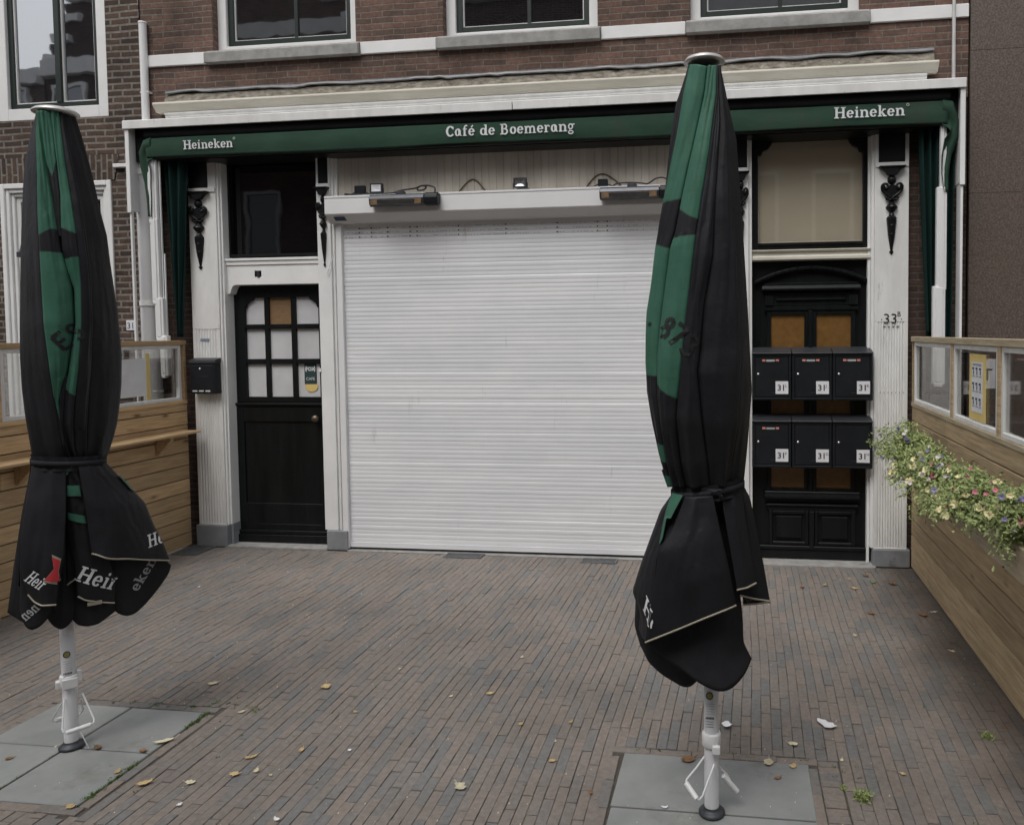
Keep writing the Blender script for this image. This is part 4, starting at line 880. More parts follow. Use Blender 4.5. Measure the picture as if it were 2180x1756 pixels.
# ================= LETTER BOXES =================
def letterbox(x0, x1, z0, z1, num, sup, sticker, label):
    y0, y1 = 6.643, 6.807
    t = thing('letter_box', label, 'letter box', ((x0+x1)/2, y1, z0), 'black letter boxes in front of the house door')
    q = MB(); q.box(x0, x1, y0+.012, y1, z0, z1-.045); q.build('box', M['boxblack'], t, bevel=.003)
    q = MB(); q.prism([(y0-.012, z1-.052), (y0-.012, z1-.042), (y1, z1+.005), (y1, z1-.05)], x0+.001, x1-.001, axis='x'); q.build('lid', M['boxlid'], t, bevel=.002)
    q = MB(); frame(q, x0+.004, x1-.004, z0+.004, z1-.055, .018, y0-.002, y0+.014); q.build('rim', M['boxblack'], t, bevel=.002)
    q = MB(); q.box(x0+.026, x1-.026, y0+.002, y0+.011, z0+.028, z1-.078); d = q.build('door', M['boxblack'], t, bevel=.003)
    q = MB(); q.lathe([(.0, 0), (.009, .002), (.012, .006), (.012, .012)], (0, 0, 0), 14); cx, cz = x0+.052, z0+.5*(z1-z0)-.0
    q.v = [(cx+v[0], y0-.010+v[2], cz+v[1]) for v in q.v]; q.build('lock', M['steel'], d)
    a = x1-.135; q = MB(); q.box(a, a+.108, y0-.003, y0+.002, z0+.055, z0+.165); nb = q.build('number_label', M['paper'], d)
    q = flat_text(num, .050, (a+.014, y0-.0045, z0+.085), bold=.0012); flat_text(sup, .024, (a+.080, y0-.0045, z0+.114), q); q.build('lettering', M['ink'], nb)
    q = MB(); q.box(a-.045, a-.008, y0-.001, y0+.003, z0+.064, z0+.068); q.build('maker_plate', M['darkmetal'], d)
    if sticker:
        xm = (x0+x1)/2-.01; q = MB(); q.box(xm-.072, xm-.044, y0-.003, y0+.002, z1-.116, z1-.098); q.box(xm+.044, xm+.072, y0-.003, y0+.002, z1-.116, z1-.098)
        q.box(xm-.036, xm+.036, y0-.002, y0+.002, z1-.117, z1-.10, 1); q.build('mail_sticker', [M['sticker_red'], M['print_dim']], d)
X = [(.126, .462), (.466, .806), (.810, 1.148)]
for (zb, zt, nums, st) in ((1.452, 1.905, (('31', 'L'), ('31', 'J'), ('31', 'K')), (1, 1, 1)), (.862, 1.315, (('31', 'F'), ('31', 'G'), ('31', 'H')), (1, 0, 0))):
    for i in range(3):
        letterbox(X[i][0], X[i][1], zb, zt, nums[i][0], nums[i][1], st[i], 'black letter box numbered 31%s, %s of the %s row of three' % (nums[i][1], ('left', 'middle', 'right')[i], 'upper' if zb > 1 else 'lower'))
t = thing('post_box', 'single dark grey post box on the left pilaster by the café door', 'letter box', (-5.09, 6.7, 1.5))
q = MB(); q.box(-5.225, -4.955, 6.623, 6.703, 1.50, 1.80); q.build('box', M['boxblack'], t, bevel=.006)
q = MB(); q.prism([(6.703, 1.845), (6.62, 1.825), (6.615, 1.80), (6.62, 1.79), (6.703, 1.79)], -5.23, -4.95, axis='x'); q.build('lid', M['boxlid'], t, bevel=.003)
q = MB(); q.box(-5.205, -4.975, 6.618, 6.624, 1.545, 1.775); d = q.build('door', M['boxblack'], t, bevel=.004)
q = MB(); q.lathe([(0, 0), (.009, .002), (.012, .006), (.012, .012)], (0, 0, 0), 12); q.v = [(-5.115+v[0], 6.611+v[2], 1.74+v[1]) for v in q.v]; q.build('lock', M['steel'], d)
q = MB()
for k in range(3): q.box(-5.20+k*.068, -5.152+k*.068, 6.62, 6.624, 1.522, 1.534)
q.build('slot', M['paper'], t)
q = MB(); q.box(-5.10, -5.03, 6.616, 6.619, 1.665, 1.67); q.build('maker_plate', M['darkmetal'], d)
M['grate'] = pm('worn_grate_metal', (.10, .105, .11), (.16, .165, .17), 30, rough=.6, bs=.2)
# ================= GRATES =================
def grate(x0, x1, y0, y1, label, bars):
    t = thing('floor_grate', label, 'grate', ((x0+x1)/2, (y0+y1)/2, 0)); q = MB(); 
    q.box(x0, x1, y0, y0+.012, 0, .012); q.box(x0, x1, y1-.012, y1, 0, .012); q.box(x0, x0+.012, y0+.012, y1-.012, 0, .012); q.box(x1-.012, x1, y0+.012, y1-.012, 0, .012); q.build('frame', M['grate'], t)
    q = MB(); q.box(x0+.012, x1-.012, y0+.012, y1-.012, 0, .003); q.build('pit', M['darkmetal'], t)
    q = MB(); n = int((y1-y0-.03)/.022)
    for i in range(n): q.box(x0+.012, x1-.012, y0+.02+i*.022, y0+.027+i*.022, .003, .010)
    if bars:
        n = int((x1-x0-.03)/.03)
        for i in range(n): q.box(x0+.02+i*.03, x0+.025+i*.03, y0+.012, y1-.012, .0035, .0095)
    q.build('bars', M['grate'], t)
grate(-5.29, -5.045, 6.387, 6.68, 'steel foot grate at the base of the left pilaster', True)
grate(-2.69, -2.335, 6.56, 6.687, 'narrow grey floor grate at the middle of the shutter foot', False)
grate(-1.40, -1.075, 6.533, 6.66, 'narrow grey floor grate near the right end of the shutter foot', False)
# parasol outlines, metres, back-projected from traced image pixels at assumed depths
U1C=[[(-3.336,3.29,3.132),(-3.356,3.29,3.048),(-3.377,3.29,2.943),(-3.394,3.29,2.826),(-3.408,3.29,2.632),(-3.42,3.29,2.407),(-3.433,3.29,2.117),(-3.438,3.29,1.964),(-3.436,3.29,1.802),(-3.428,3.29,1.671),(-3.415,3.29,1.539),(-3.408,3.29,1.466)],[(-3.332,3.24,3.124),(-3.341,3.22,3.01),(-3.343,3.18,2.813),(-3.347,3.15,2.62),(-3.346,3.14,2.518),(-3.345,3.13,2.367),(-3.342,3.12,2.114),(-3.327,3.12,1.901),(-3.314,3.14,1.739),(-3.3,3.16,1.6),(-3.29,3.17,1.533),(-3.274,3.19,1.464)],[(-3.325,3.22,3.122),(-3.311,3.2,2.916),(-3.284,3.17,2.692),(-3.276,3.16,2.596),(-3.26,3.15,2.462),(-3.241,3.14,2.372),(-3.226,3.14,2.276),(-3.225,3.14,2.115),(-3.257,3.15,1.897),(-3.3,3.16,1.743),(-3.296,3.16,1.639),(-3.288,3.17,1.533),(-3.271,3.19,1.463)],[(-3.284,3.215,3.127),(-3.267,3.18,2.886),(-3.259,3.15,2.723),(-3.261,3.14,2.626),(-3.261,3.13,2.466),(-3.244,3.13,2.371),(-3.22,3.13,2.276),(-3.223,3.13,2.114),(-3.254,3.13,1.898),(-3.271,3.14,1.801),(-3.284,3.15,1.639),(-3.277,3.17,1.532),(-3.261,3.19,1.462)],[(-3.251,3.22,3.134),(-3.236,3.17,2.888),(-3.217,3.13,2.693),(-3.207,3.11,2.563),(-3.199,3.1,2.435),(-3.195,3.1,2.307),(-3.2,3.1,2.114),(-3.218,3.11,1.897),(-3.232,3.12,1.794),(-3.245,3.14,1.637),(-3.246,3.17,1.529),(-3.237,3.19,1.459)],[(-3.243,3.23,3.137),(-3.214,3.2,2.929),(-3.185,3.17,2.701),(-3.171,3.15,2.506),(-3.161,3.15,2.344),(-3.158,3.15,2.115),(-3.17,3.16,1.894),(-3.186,3.17,1.729),(-3.195,3.18,1.596),(-3.199,3.21,1.453)],[(-3.189,3.29,3.15),(-3.166,3.29,3.052),(-3.142,3.29,2.936),(-3.119,3.29,2.805),(-3.099,3.29,2.673),(-3.078,3.29,2.56),(-3.068,3.29,2.424),(-3.056,3.29,2.288),(-3.045,3.29,2.186),(-3.042,3.29,2.117),(-3.035,3.29,1.954),(-3.041,3.29,1.815),(-3.052,3.29,1.705),(-3.066,3.29,1.609),(-3.083,3.29,1.541),(-3.108,3.29,1.46),(-3.117,3.29,1.434)]]
U1S=[([(-3.414,3.31,1.435),(-3.459,3.34,1.198),(-3.5,3.35,0.933),(-3.53,3.35,0.721)],[(-3.393,3.25,1.441),(-3.407,3.27,1.173),(-3.434,3.29,0.935),(-3.467,3.3,0.67)],[(-3.53,3.35,0.721),(-3.505,3.33,0.7),(-3.467,3.3,0.67)]),([(-3.407,3.27,1.44),(-3.447,3.24,1.185),(-3.471,3.23,0.957),(-3.478,3.23,0.764)],[(-3.324,3.25,1.433),(-3.333,3.23,1.169),(-3.346,3.21,0.937),(-3.36,3.21,0.725)],[(-3.478,3.23,0.764),(-3.47,3.21,0.71),(-3.457,3.2,0.674),(-3.435,3.19,0.659),(-3.405,3.19,0.67),(-3.372,3.2,0.704),(-3.36,3.21,0.725)]),([(-3.329,3.26,1.432),(-3.358,3.25,1.109),(-3.382,3.24,0.697)],[(-3.243,3.25,1.424),(-3.245,3.23,1.094),(-3.248,3.22,0.72)],[(-3.382,3.24,0.697),(-3.36,3.22,0.656),(-3.328,3.21,0.628),(-3.299,3.21,0.641),(-3.274,3.21,0.674),(-3.248,3.22,0.72)]),([(-3.272,3.25,1.427),(-3.255,3.23,1.096),(-3.279,3.21,0.663)],[(-3.195,3.25,1.418),(-3.138,3.23,1.076),(-3.093,3.22,0.678)],[(-3.279,3.21,0.663),(-3.261,3.19,0.641),(-3.223,3.18,0.629),(-3.184,3.18,0.629),(-3.133,3.19,0.658),(-3.093,3.22,0.678)]),([(-3.234,3.26,1.421),(-3.204,3.24,1.146),(-3.164,3.22,0.898),(-3.107,3.21,0.668)],[(-3.115,3.29,1.391),(-2.979,3.29,1.101),(-2.878,3.29,0.869),(-2.854,3.29,0.835)],[(-3.107,3.21,0.668),(-3.088,3.2,0.648),(-3.06,3.2,0.634),(-3.026,3.21,0.636),(-2.976,3.23,0.673),(-2.919,3.25,0.732),(-2.865,3.28,0.797),(-2.854,3.29,0.835)]),([(-3.28,3.18,1.437),(-3.289,3.18,1.171),(-3.281,3.18,1.051),(-3.265,3.17,0.96),(-3.257,3.16,0.793)],[(-3.242,3.17,1.434),(-3.184,3.17,1.247),(-3.134,3.16,0.986),(-3.103,3.17,0.836),(-3.108,3.17,0.724)],[(-3.257,3.16,0.793),(-3.229,3.15,0.77),(-3.196,3.15,0.757),(-3.157,3.16,0.74),(-3.112,3.17,0.725)]),([(-3.279,3.2,1.434),(-3.288,3.2,1.108),(-3.294,3.2,0.851)],[(-3.254,3.19,1.433),(-3.26,3.19,1.105),(-3.264,3.18,0.874)],[(-3.295,3.2,0.848),(-3.28,3.19,0.862),(-3.264,3.18,0.874)]),([(-3.411,3.26,1.442),(-3.437,3.22,1.275),(-3.462,3.2,1.108),(-3.466,3.19,0.995),(-3.462,3.19,0.918),(-3.445,3.19,0.836)],[(-3.282,3.17,1.439),(-3.287,3.14,1.238),(-3.302,3.12,1.009),(-3.329,3.12,0.867),(-3.341,3.12,0.782)],[(-3.445,3.19,0.836),(-3.423,3.17,0.801),(-3.396,3.14,0.785),(-3.369,3.12,0.786),(-3.341,3.12,0.782)]),([(-3.235,3.16,1.435),(-3.214,3.13,1.229),(-3.197,3.11,1.003)],[(-3.12,3.27,1.419),(-3.076,3.27,1.352),(-3.016,3.28,1.267),(-2.961,3.28,1.189),(-2.927,3.28,1.069),(-2.887,3.28,0.965),(-2.861,3.28,0.865)],[(-3.197,3.11,1.003),(-3.175,3.1,0.998),(-3.159,3.09,0.986),(-3.147,3.09,0.975),(-3.108,3.11,0.959),(-3.051,3.14,0.943),(-2.972,3.19,0.91),(-2.861,3.28,0.865)])]
U1G=[([(-3.28,3.165,1.439),(-3.281,3.165,1.386)],[(-3.249,3.155,1.437),(-3.279,3.163,1.389)],[(-3.281,3.165,1.386),(-3.279,3.163,1.389)]),([(-3.283,3.162,1.338),(-3.284,3.162,1.287)],[(-3.233,3.15,1.334),(-3.227,3.15,1.281)],[(-3.284,3.162,1.287),(-3.227,3.15,1.281)]),([(-3.284,3.162,1.207),(-3.282,3.162,1.174)],[(-3.216,3.15,1.183),(-3.209,3.15,1.143)],[(-3.282,3.162,1.174),(-3.245,3.152,1.155),(-3.209,3.15,1.143)]),([(-3.07,3.25,1.348),(-3.021,3.25,1.273)],[(-3.061,3.28,1.342),(-3.004,3.28,1.256)],[(-3.021,3.25,1.271),(-3.004,3.28,1.252)])]
U1T={'hem':(-2.957,3.15,0.971),'Ha':(-2.957,3.19,0.965),'Hb':(-2.901,3.19,0.952),'hein':(-3.268,3.13,0.875),'hein2':(-3.112,3.13,0.79),'left':(-3.459,3.16,0.908),'left2':(-3.387,3.11,0.845),'star':(-3.348,3.11,0.941),'eken':(-3.014,3.19,0.734),'eken2':(-2.909,3.19,0.886),'nen':(-3.431,3.19,0.724),'E':(-3.267,3.09,1.992),'tie':(-3.416,3.29,1.453),'tieR':(-3.119,3.29,1.429),'badge':(-3.283,3.26,0.486),'cap':(-3.26,3.29,3.156),'collar':(-3.29,3.29,0.333),'tag':(-3.193,3.15,0.751),'h1':[(-3.254,3.26,0.274),(-3.213,3.19,0.16),(-3.213,3.18,0.146),(-3.226,3.175,0.14)],'h1b':[(-3.327,3.26,0.267),(-3.339,3.19,0.149),(-3.335,3.18,0.137),(-3.324,3.175,0.128)],'g1':[(-3.323,3.175,0.13),(-3.227,3.175,0.14)],'h2':[(-3.335,3.32,0.229),(-3.381,3.37,0.132),(-3.378,3.37,0.124),(-3.37,3.37,0.125)],'g2':[(-3.37,3.37,0.125),(-3.316,3.37,0.129)],'h2b':[(-3.261,3.32,0.224),(-3.253,3.35,0.156),(-3.265,3.37,0.128),(-3.298,3.37,0.129),(-3.316,3.37,0.129)],'leg':[(-3.267,3.26,0.078),(-3.234,3.23,-0.014)]}
U2C=[[(-0.187,3.145,3.138),(-0.213,3.145,3.059),(-0.24,3.145,2.984),(-0.265,3.145,2.831),(-0.294,3.145,2.577),(-0.312,3.145,2.406),(-0.357,3.145,2.133),(-0.36,3.145,1.944),(-0.355,3.145,1.807),(-0.335,3.145,1.696),(-0.307,3.145,1.548),(-0.271,3.145,1.4)],[(-0.182,3.115,3.128),(-0.206,3.095,3.006),(-0.235,3.085,2.831),(-0.281,3.095,2.599),(-0.304,3.115,2.48),(-0.311,3.135,2.405),(-0.354,3.135,2.133),(-0.357,3.135,1.944),(-0.351,3.135,1.808),(-0.33,3.125,1.698),(-0.301,3.115,1.553),(-0.264,3.105,1.408)],[(-0.108,3.07,3.102),(-0.12,3.055,2.99),(-0.16,3.035,2.801),(-0.181,3.025,2.71),(-0.21,3.015,2.572),(-0.234,3.015,2.442),(-0.254,3.015,2.383),(-0.274,3.025,2.242),(-0.294,3.025,2.091),(-0.309,3.025,1.947),(-0.311,3.015,1.796),(-0.295,3.025,1.638),(-0.278,3.045,1.507),(-0.257,3.075,1.414)],[(-0.071,3.07,3.105),(-0.073,3.045,2.985),(-0.099,2.995,2.752),(-0.14,2.955,2.498),(-0.151,2.945,2.417),(-0.174,2.935,2.235),(-0.193,2.935,2.089),(-0.207,2.935,1.95),(-0.224,2.945,1.801),(-0.232,2.955,1.717),(-0.228,2.975,1.645),(-0.218,3.005,1.528),(-0.2,3.035,1.423)],[(-0.068,3.075,3.107),(-0.059,3.035,2.871),(-0.078,2.985,2.567),(-0.088,2.965,2.345),(-0.12,2.955,2.162),(-0.137,2.955,1.978),(-0.147,2.945,1.89),(-0.13,2.955,1.697),(-0.112,2.985,1.54),(-0.104,3.025,1.43)],[(-0.065,3.095,3.114),(-0.047,3.075,2.956),(-0.026,3.055,2.69),(-0.005,3.045,2.426),(0.006,3.035,2.238),(0.015,3.025,2.088),(0.022,3.025,1.945),(0.018,3.025,1.815),(0.007,3.025,1.675),(-0.017,3.045,1.53),(-0.028,3.065,1.426)],[(-0.059,3.145,3.129),(-0.028,3.145,2.976),(0.006,3.145,2.823),(0.022,3.145,2.569),(0.034,3.145,2.4),(0.05,3.145,2.128),(0.059,3.145,1.941),(0.065,3.145,1.806),(0.055,3.145,1.682),(0.044,3.145,1.55),(0.03,3.145,1.421)]]
U2S=[([(-0.272,3.145,1.364),(-0.351,3.165,1.187),(-0.427,3.185,1.0),(-0.438,3.185,0.782),(-0.413,3.175,0.705)],[(-0.184,3.115,1.372),(-0.186,3.095,1.022),(-0.163,3.095,0.772),(-0.163,3.115,0.591)],[(-0.413,3.175,0.705),(-0.373,3.145,0.642),(-0.315,3.125,0.602),(-0.22,3.095,0.565),(-0.189,3.105,0.566),(-0.163,3.115,0.591)]),([(-0.203,3.115,1.372),(-0.278,3.085,1.086),(-0.37,3.055,0.768)],[(-0.031,3.115,1.374),(0.008,3.125,1.016),(0.023,3.125,0.891),(0.028,3.125,0.765),(0.061,3.125,0.703)],[(-0.37,3.055,0.768),(-0.326,3.035,0.733),(-0.228,3.005,0.687),(-0.162,2.985,0.646),(-0.097,2.985,0.613),(-0.058,2.995,0.6),(-0.012,3.025,0.609),(0.038,3.085,0.645),(0.061,3.125,0.69)]),([(-0.029,3.195,1.375),(0.009,3.225,1.112),(0.028,3.245,0.873)],[(0.029,3.165,1.404),(0.054,3.175,1.362),(0.077,3.205,1.26),(0.1,3.225,1.14),(0.142,3.245,0.891)],[(0.028,3.245,0.873),(0.086,3.255,0.876),(0.142,3.245,0.89)]),([(-0.068,3.105,1.385),(-0.033,3.085,1.214),(0.015,3.085,0.968)],[(0.03,3.145,1.411),(0.052,3.145,1.368),(0.074,3.145,1.275),(0.096,3.155,1.159),(0.136,3.165,0.923)],[(0.015,3.085,0.969),(0.071,3.115,0.947),(0.136,3.165,0.922)]),([(-0.063,3.045,1.397),(-0.034,3.025,1.23),(0.003,3.015,1.017)],[(0.02,3.105,1.416),(0.048,3.095,1.213),(0.079,3.095,1.023)],[(0.003,3.015,1.016),(0.043,3.045,1.016),(0.079,3.095,1.02)]),([(-0.27,3.125,1.369),(-0.315,3.125,1.305),(-0.399,3.125,1.077),(-0.439,3.135,0.952),(-0.403,3.115,0.865),(-0.41,3.115,0.801)],[(-0.194,3.025,1.382),(-0.255,3.015,1.254),(-0.318,3.005,1.14),(-0.338,2.995,0.991),(-0.355,2.985,0.872),(-0.364,2.985,0.802)],[(-0.41,3.115,0.801),(-0.389,3.055,0.788),(-0.364,2.985,0.8)]),([(-0.203,3.015,1.39),(-0.254,2.995,1.259),(-0.308,2.975,1.179),(-0.336,2.965,1.001),(-0.364,2.965,0.806)],[(-0.093,3.005,1.397),(-0.064,2.995,1.268),(-0.029,2.995,1.107),(-0.002,3.025,0.951)],[(-0.364,2.965,0.806),(-0.236,2.945,0.87),(-0.119,2.955,0.921),(-0.036,2.995,0.943),(-0.002,3.025,0.949)])]
U2G=[([(-0.262,3.07,1.39),(-0.284,3.06,1.327),(-0.298,3.055,1.267),(-0.313,3.04,1.19)],[(-0.212,3.015,1.393),(-0.244,3.0,1.336),(-0.261,2.995,1.301),(-0.278,3.005,1.304),(-0.295,3.01,1.218),(-0.308,3.015,1.193)],[(-0.313,3.04,1.19),(-0.308,3.015,1.193)])]
U2T={'H':(-0.364,2.995,0.923),'tie':(-0.269,3.145,1.377),'tieM':(-0.165,3.045,1.393),'tieR':(0.031,3.145,1.421),'buckle':(-0.087,3.025,1.408),'t8':(-0.286,2.995,2.08),'t3':(-0.216,2.945,1.994),'dot':(-0.349,3.115,2.054),'cap':(-0.129,3.145,3.144),'badge':(-0.117,3.115,0.528),'collar':(-0.111,3.145,0.323),'base':(-0.108,3.145,0.012),'h1':[(-0.138,3.125,0.259),(-0.168,3.095,0.229),(-0.207,3.055,0.199),(-0.21,3.045,0.191)],'g1':[(-0.21,3.045,0.189),(-0.163,3.005,0.15)],'h1b':[(-0.163,3.005,0.149),(-0.152,3.005,0.147),(-0.14,3.015,0.158),(-0.095,3.105,0.24)],'h2':[(-0.09,3.145,0.231),(-0.067,3.165,0.187),(-0.044,3.175,0.159),(-0.002,3.185,0.08)],'g2':[(-0.058,3.155,0.165),(-0.0,3.175,0.089)]}
Z1=[2.519,2.457,1.732,2.574,2.425,1.808]
Z2=[2.57,2.421,1.873,2.557,2.433,1.848]
# ================= PARASOLS =================
def resamp(cr, n):
    zs = [p[2] for p in cr]; ok = [cr[0]]
    for p in cr[1:]:
        if p[2] < ok[-1][2]-1e-4: ok.append(p)
    z0, z1 = ok[0][2], ok[-1][2]; out = []; k = 0
    for i in range(n):
        z = z0+(z1-z0)*i/(n-1)
        while k < len(ok)-2 and ok[k+1][2] > z: k += 1
        a, b = ok[k], ok[k+1]; t = (a[2]-z)/(a[2]-b[2]); t = max(0, min(1, t))
        out.append(Vector((a[0]+(b[0]-a[0])*t, a[1]+(b[1]-a[1])*t, z)))
    for _ in range(2):
        out = [out[0]]+[(out[i-1]+out[i]*2+out[i+1])/4 for i in range(1, n-1)]+[out[-1]]
    return out
def along(pts, n):
    P = [Vector(p) for p in pts]; L = [0]
    for i in range(1, len(P)): L.append(L[-1]+(P[i]-P[i-1]).length)
    out = []; k = 0
    for i in range(n):
        s = L[-1]*i/(n-1)
        while k < len(P)-2 and L[k+1] < s: k += 1
        t = (s-L[k])/max(1e-6, L[k+1]-L[k]); out.append(P[k].lerp(P[k+1], max(0, min(1, t))))
    for _ in range(2):
        out = [out[0]]+[(out[i-1]+out[i]*2+out[i+1])/4 for i in range(1, n-1)]+[out[-1]]
    return out
def pgrid(A, B, ax, nc, bulge=.2, amp=.004, seed=0, pw=.6, edge=1.0, pleat=None):
    rows = []; n = len(A)
    for i in range(n):
        a, b = A[i], B[i]; ch = (b-a).length; mid = (a+b)/2
        o = Vector((mid.x-ax[0], mid.y-ax[1], 0))
        # outward: perpendicular to the chord in plan, on the side away from the pole
        c = Vector((b.x-a.x, b.y-a.y, 0)); pn = Vector((c.y, -c.x, 0))
        if pn.length < 1e-6: pn = Vector((0, -1, 0))
        pn.normalize()
        if pn.dot(o) < 0: pn = -pn
        pn.x *= edge
        row = []
        for j in range(nc+1):
            t = j/nc; p = a.lerp(b, t)
            w = math.sin(math.pi*t)**pw
            d = w*ch*bulge + amp*w*(noise.noise(Vector((t*2.2+seed, p.z*1.6, seed)))*2.2+noise.noise(Vector((t*6+seed, p.z*5, seed+4)))*.8)
            if pleat: fq = max(1, round(ch/.045)); d += w*.0022*math.sin(t*math.pi*2*fq+seed+2.2*noise.noise(Vector((seed, p.z*1.3, 7)))*2)*(.5+noise.noise(Vector((seed+9, p.z*2, 1))))
            if pleat: d += w*pleat(i/(n-1))*math.sin(t*math.pi*(3 if ch > .06 else 1)*1.0+seed*1.7+i*.004)
            row.append(p+pn*d)
        rows.append(row)
    return rows
def parasol(nm, label, base, creases, colour, patches, greens, back, piped, T_, capk=1, phi=0):
    ax = base; bx, by = base
    root = thing('parasol', label, 'parasol', (bx, by, 0), 'closed parasols')
    cv = MB(); cv.g = []; NR = 240
    C = [resamp(c, NR) for c in creases]
    nf = len(C)
    for k in range(nf-1):
        cv.grid(pgrid(C[k], C[k+1], ax, 20, .25 if 0 < k < nf-2 else .13, .006, k*3.1, edge=1 if 0 < k < nf-2 else .05, pleat=lambda s: .012*max(0, s-.70)/.30)); f = colour[k]; cv.g += [.5+2*f(i/(NR-1), j/20) for i in range(NR) for j in range(21)]
    # back half, pleated
    prev = C[-1]; K = 5
    for q in range(1, K+1):
        t = q/K; cur = []
        for i in range(NR):
            L_, R2 = C[0][i], C[-1][i]; hw = (R2.x-L_.x)/2; cx = (R2.x+L_.x)/2; a = math.pi*t
            cur.append(Vector((cx+hw*math.cos(a), by+hw*.85*math.sin(a)*(1 if q < K else 0), L_.z*t+R2.z*(1-t))))
        if q == K: cur = C[0]
        cv.grid(pgrid(prev, cur, ax, 14, .22, .006, q*5.3, edge=1 if 1 < q < K else .05)); cv.g += [1.0 if q in (2, 4) and i < NR*.62 else 0.0 for i in range(NR) for j in range(15)]; prev = cur
    NS = 60; hems = []
    def skirt(L, R, H, bulge=.16, amp=.006, seed=0, mat=0, nc=26):
        A = along(L, NS); B = along(R, NS); Hc = along(H, nc+1); rows = pgrid(A, B, ax, nc, bulge, amp, seed, .8, .25, (lambda s: .011*min(1, s*6)*max(0, .6-s)/.6) if nc > 8 else None)
        end = rows[-1][:]
        for i in range(NS):
            s = i/(NS-1); w = s**3
            for j in range(nc+1): rows[i][j] = rows[i][j]+(Hc[j]-end[j])*w
        cv.grid(rows); cv.g += [float(mat)]*(NS*(nc+1)); return rows
    for k, (L, R, H) in enumerate(patches):
        r = skirt(L, R, H, seed=k*2.3)
        if k in piped: hems.append([p+Vector((0, -.003, 0)) for p in r[-1]])
    for (L, R, H) in back: skirt(L, R, H, bulge=.2)
    for k, (L, R, H) in enumerate(greens): 
        ns = NS; skirt(L, R, H, bulge=.02, amp=.001, mat=1, nc=8)
    can = cv.build('canopy', M['canopy'], root)
    bvh = BVHTree.FromPolygons(cv.v, [f for f in cv.f])
    def hit(x, z, off=.0035):
        h = bvh.ray_cast(Vector((x, by-1.0, z)), Vector((0, 1, 0)), 2.0)
        return None if h[0] is None else Vector((x, h[0].y-off, z))
    sol = can.modifiers.new('solid', 'SOLIDIFY'); sol.thickness = .0012; sol.offset = 0
    for h in hems: m = MB(); m.tube(h, .0042, 6); m.build('hem_piping', M['piping'], can)
    def tie_band(pts, w=.013, D=.135):
        a, b = Vector(pts[0]), Vector(pts[-1]); cx, hw = (a.x+b.x)/2, (b.x-a.x)/2; n = 72
        def ringpt(k, s, dz, rip=0):
            th = 2*math.pi*k/n; x = cx-hw*s*math.cos(th); z = a.z+(b.z-a.z)*(x-a.x)/(b.x-a.x)+dz; r = 1+rip*math.sin(th*17)+rip*.6*math.sin(th*29+1)
            return Vector((cx-hw*s*math.cos(th)*r, by-(D if math.sin(th) > 0 else hw*.9)*s*math.sin(th)*r, z))
        m = MB(); m.grid([[ringpt(k, s, dz, .028) for k in range(n+1)] for s, dz in ((.985, .034), (.96, .015), (.95, 0), (.96, -.015), (.985, -.034))]); m.build('waist_plug', M['cloth_black'], can)  # band added inside the strap to cover the gap between canopy and skirt
        m = MB(); m.grid([[ringpt(k, 1.02, dz, .006) for k in range(n+1)] for dz in (w, -w)]); m.build('strap', M['cloth_black'], root, solid=.003)
        return ringpt
    T_(root, can, hit, tie_band, bx, by)
    # top cap
    c = root_cap = MB(); zc = creases[0][0][2]; cx = (creases[0][0][0]+creases[-1][0][0])/2; R0 = (creases[-1][0][0]-creases[0][0][0])/2
    c.lathe([(r_*R0*capk, z_) for r_, z_ in [(1.12, .0), (1.34, .004), (1.36, .010), (1.2, .022), (.8, .032), (.35, .038), (.001, .04)]], (cx, by, zc-.002), 32)
    c.build('top_cap', M['alu_cap'], root)
    c = MB(); c.lathe([(.031, 0), (.031, 1.2), (.027, 1.21), (.027, zc-.12)], (bx, by, .015), 20); c.build('pole', M['alu'], root)
    c = MB(); c.lathe([(.050, 0), (.056, .004), (.056, .012), (.045, .020), (.036, .022), (.034, .035)], (bx, by, .003), 24); c.build('base_flange', M['darkmetal'], root)
    root.rotation_euler.z = phi
    return root, can, hit
def gface(fn): return fn
k0 = lambda s, t: -1
def sz(C, z): return (C[0][0][2]-z)/(C[0][0][2]-C[0][-1][2])
s_ = lambda z: sz(U1C, z)
def g1(s, t):
    a = s_(Z1[0])-.03*math.sin(math.pi*(.1+t*.55)); b = s_(Z1[1]); e = s_(Z1[2])-.10*abs(t-.45)*2+.06
    return max(a-s, min(s-b, e-s))
def gw(s, t): return min(s_(2.90)+.05*(1-abs(t-.5)*2)-s, 1)
def g2(s, t):
    a = s_(Z1[3]-.03*t); b = s_(Z1[4]+.01*t); e = s_(Z1[5]-.03*t)
    return max(a-s, min(s-b, e-s))
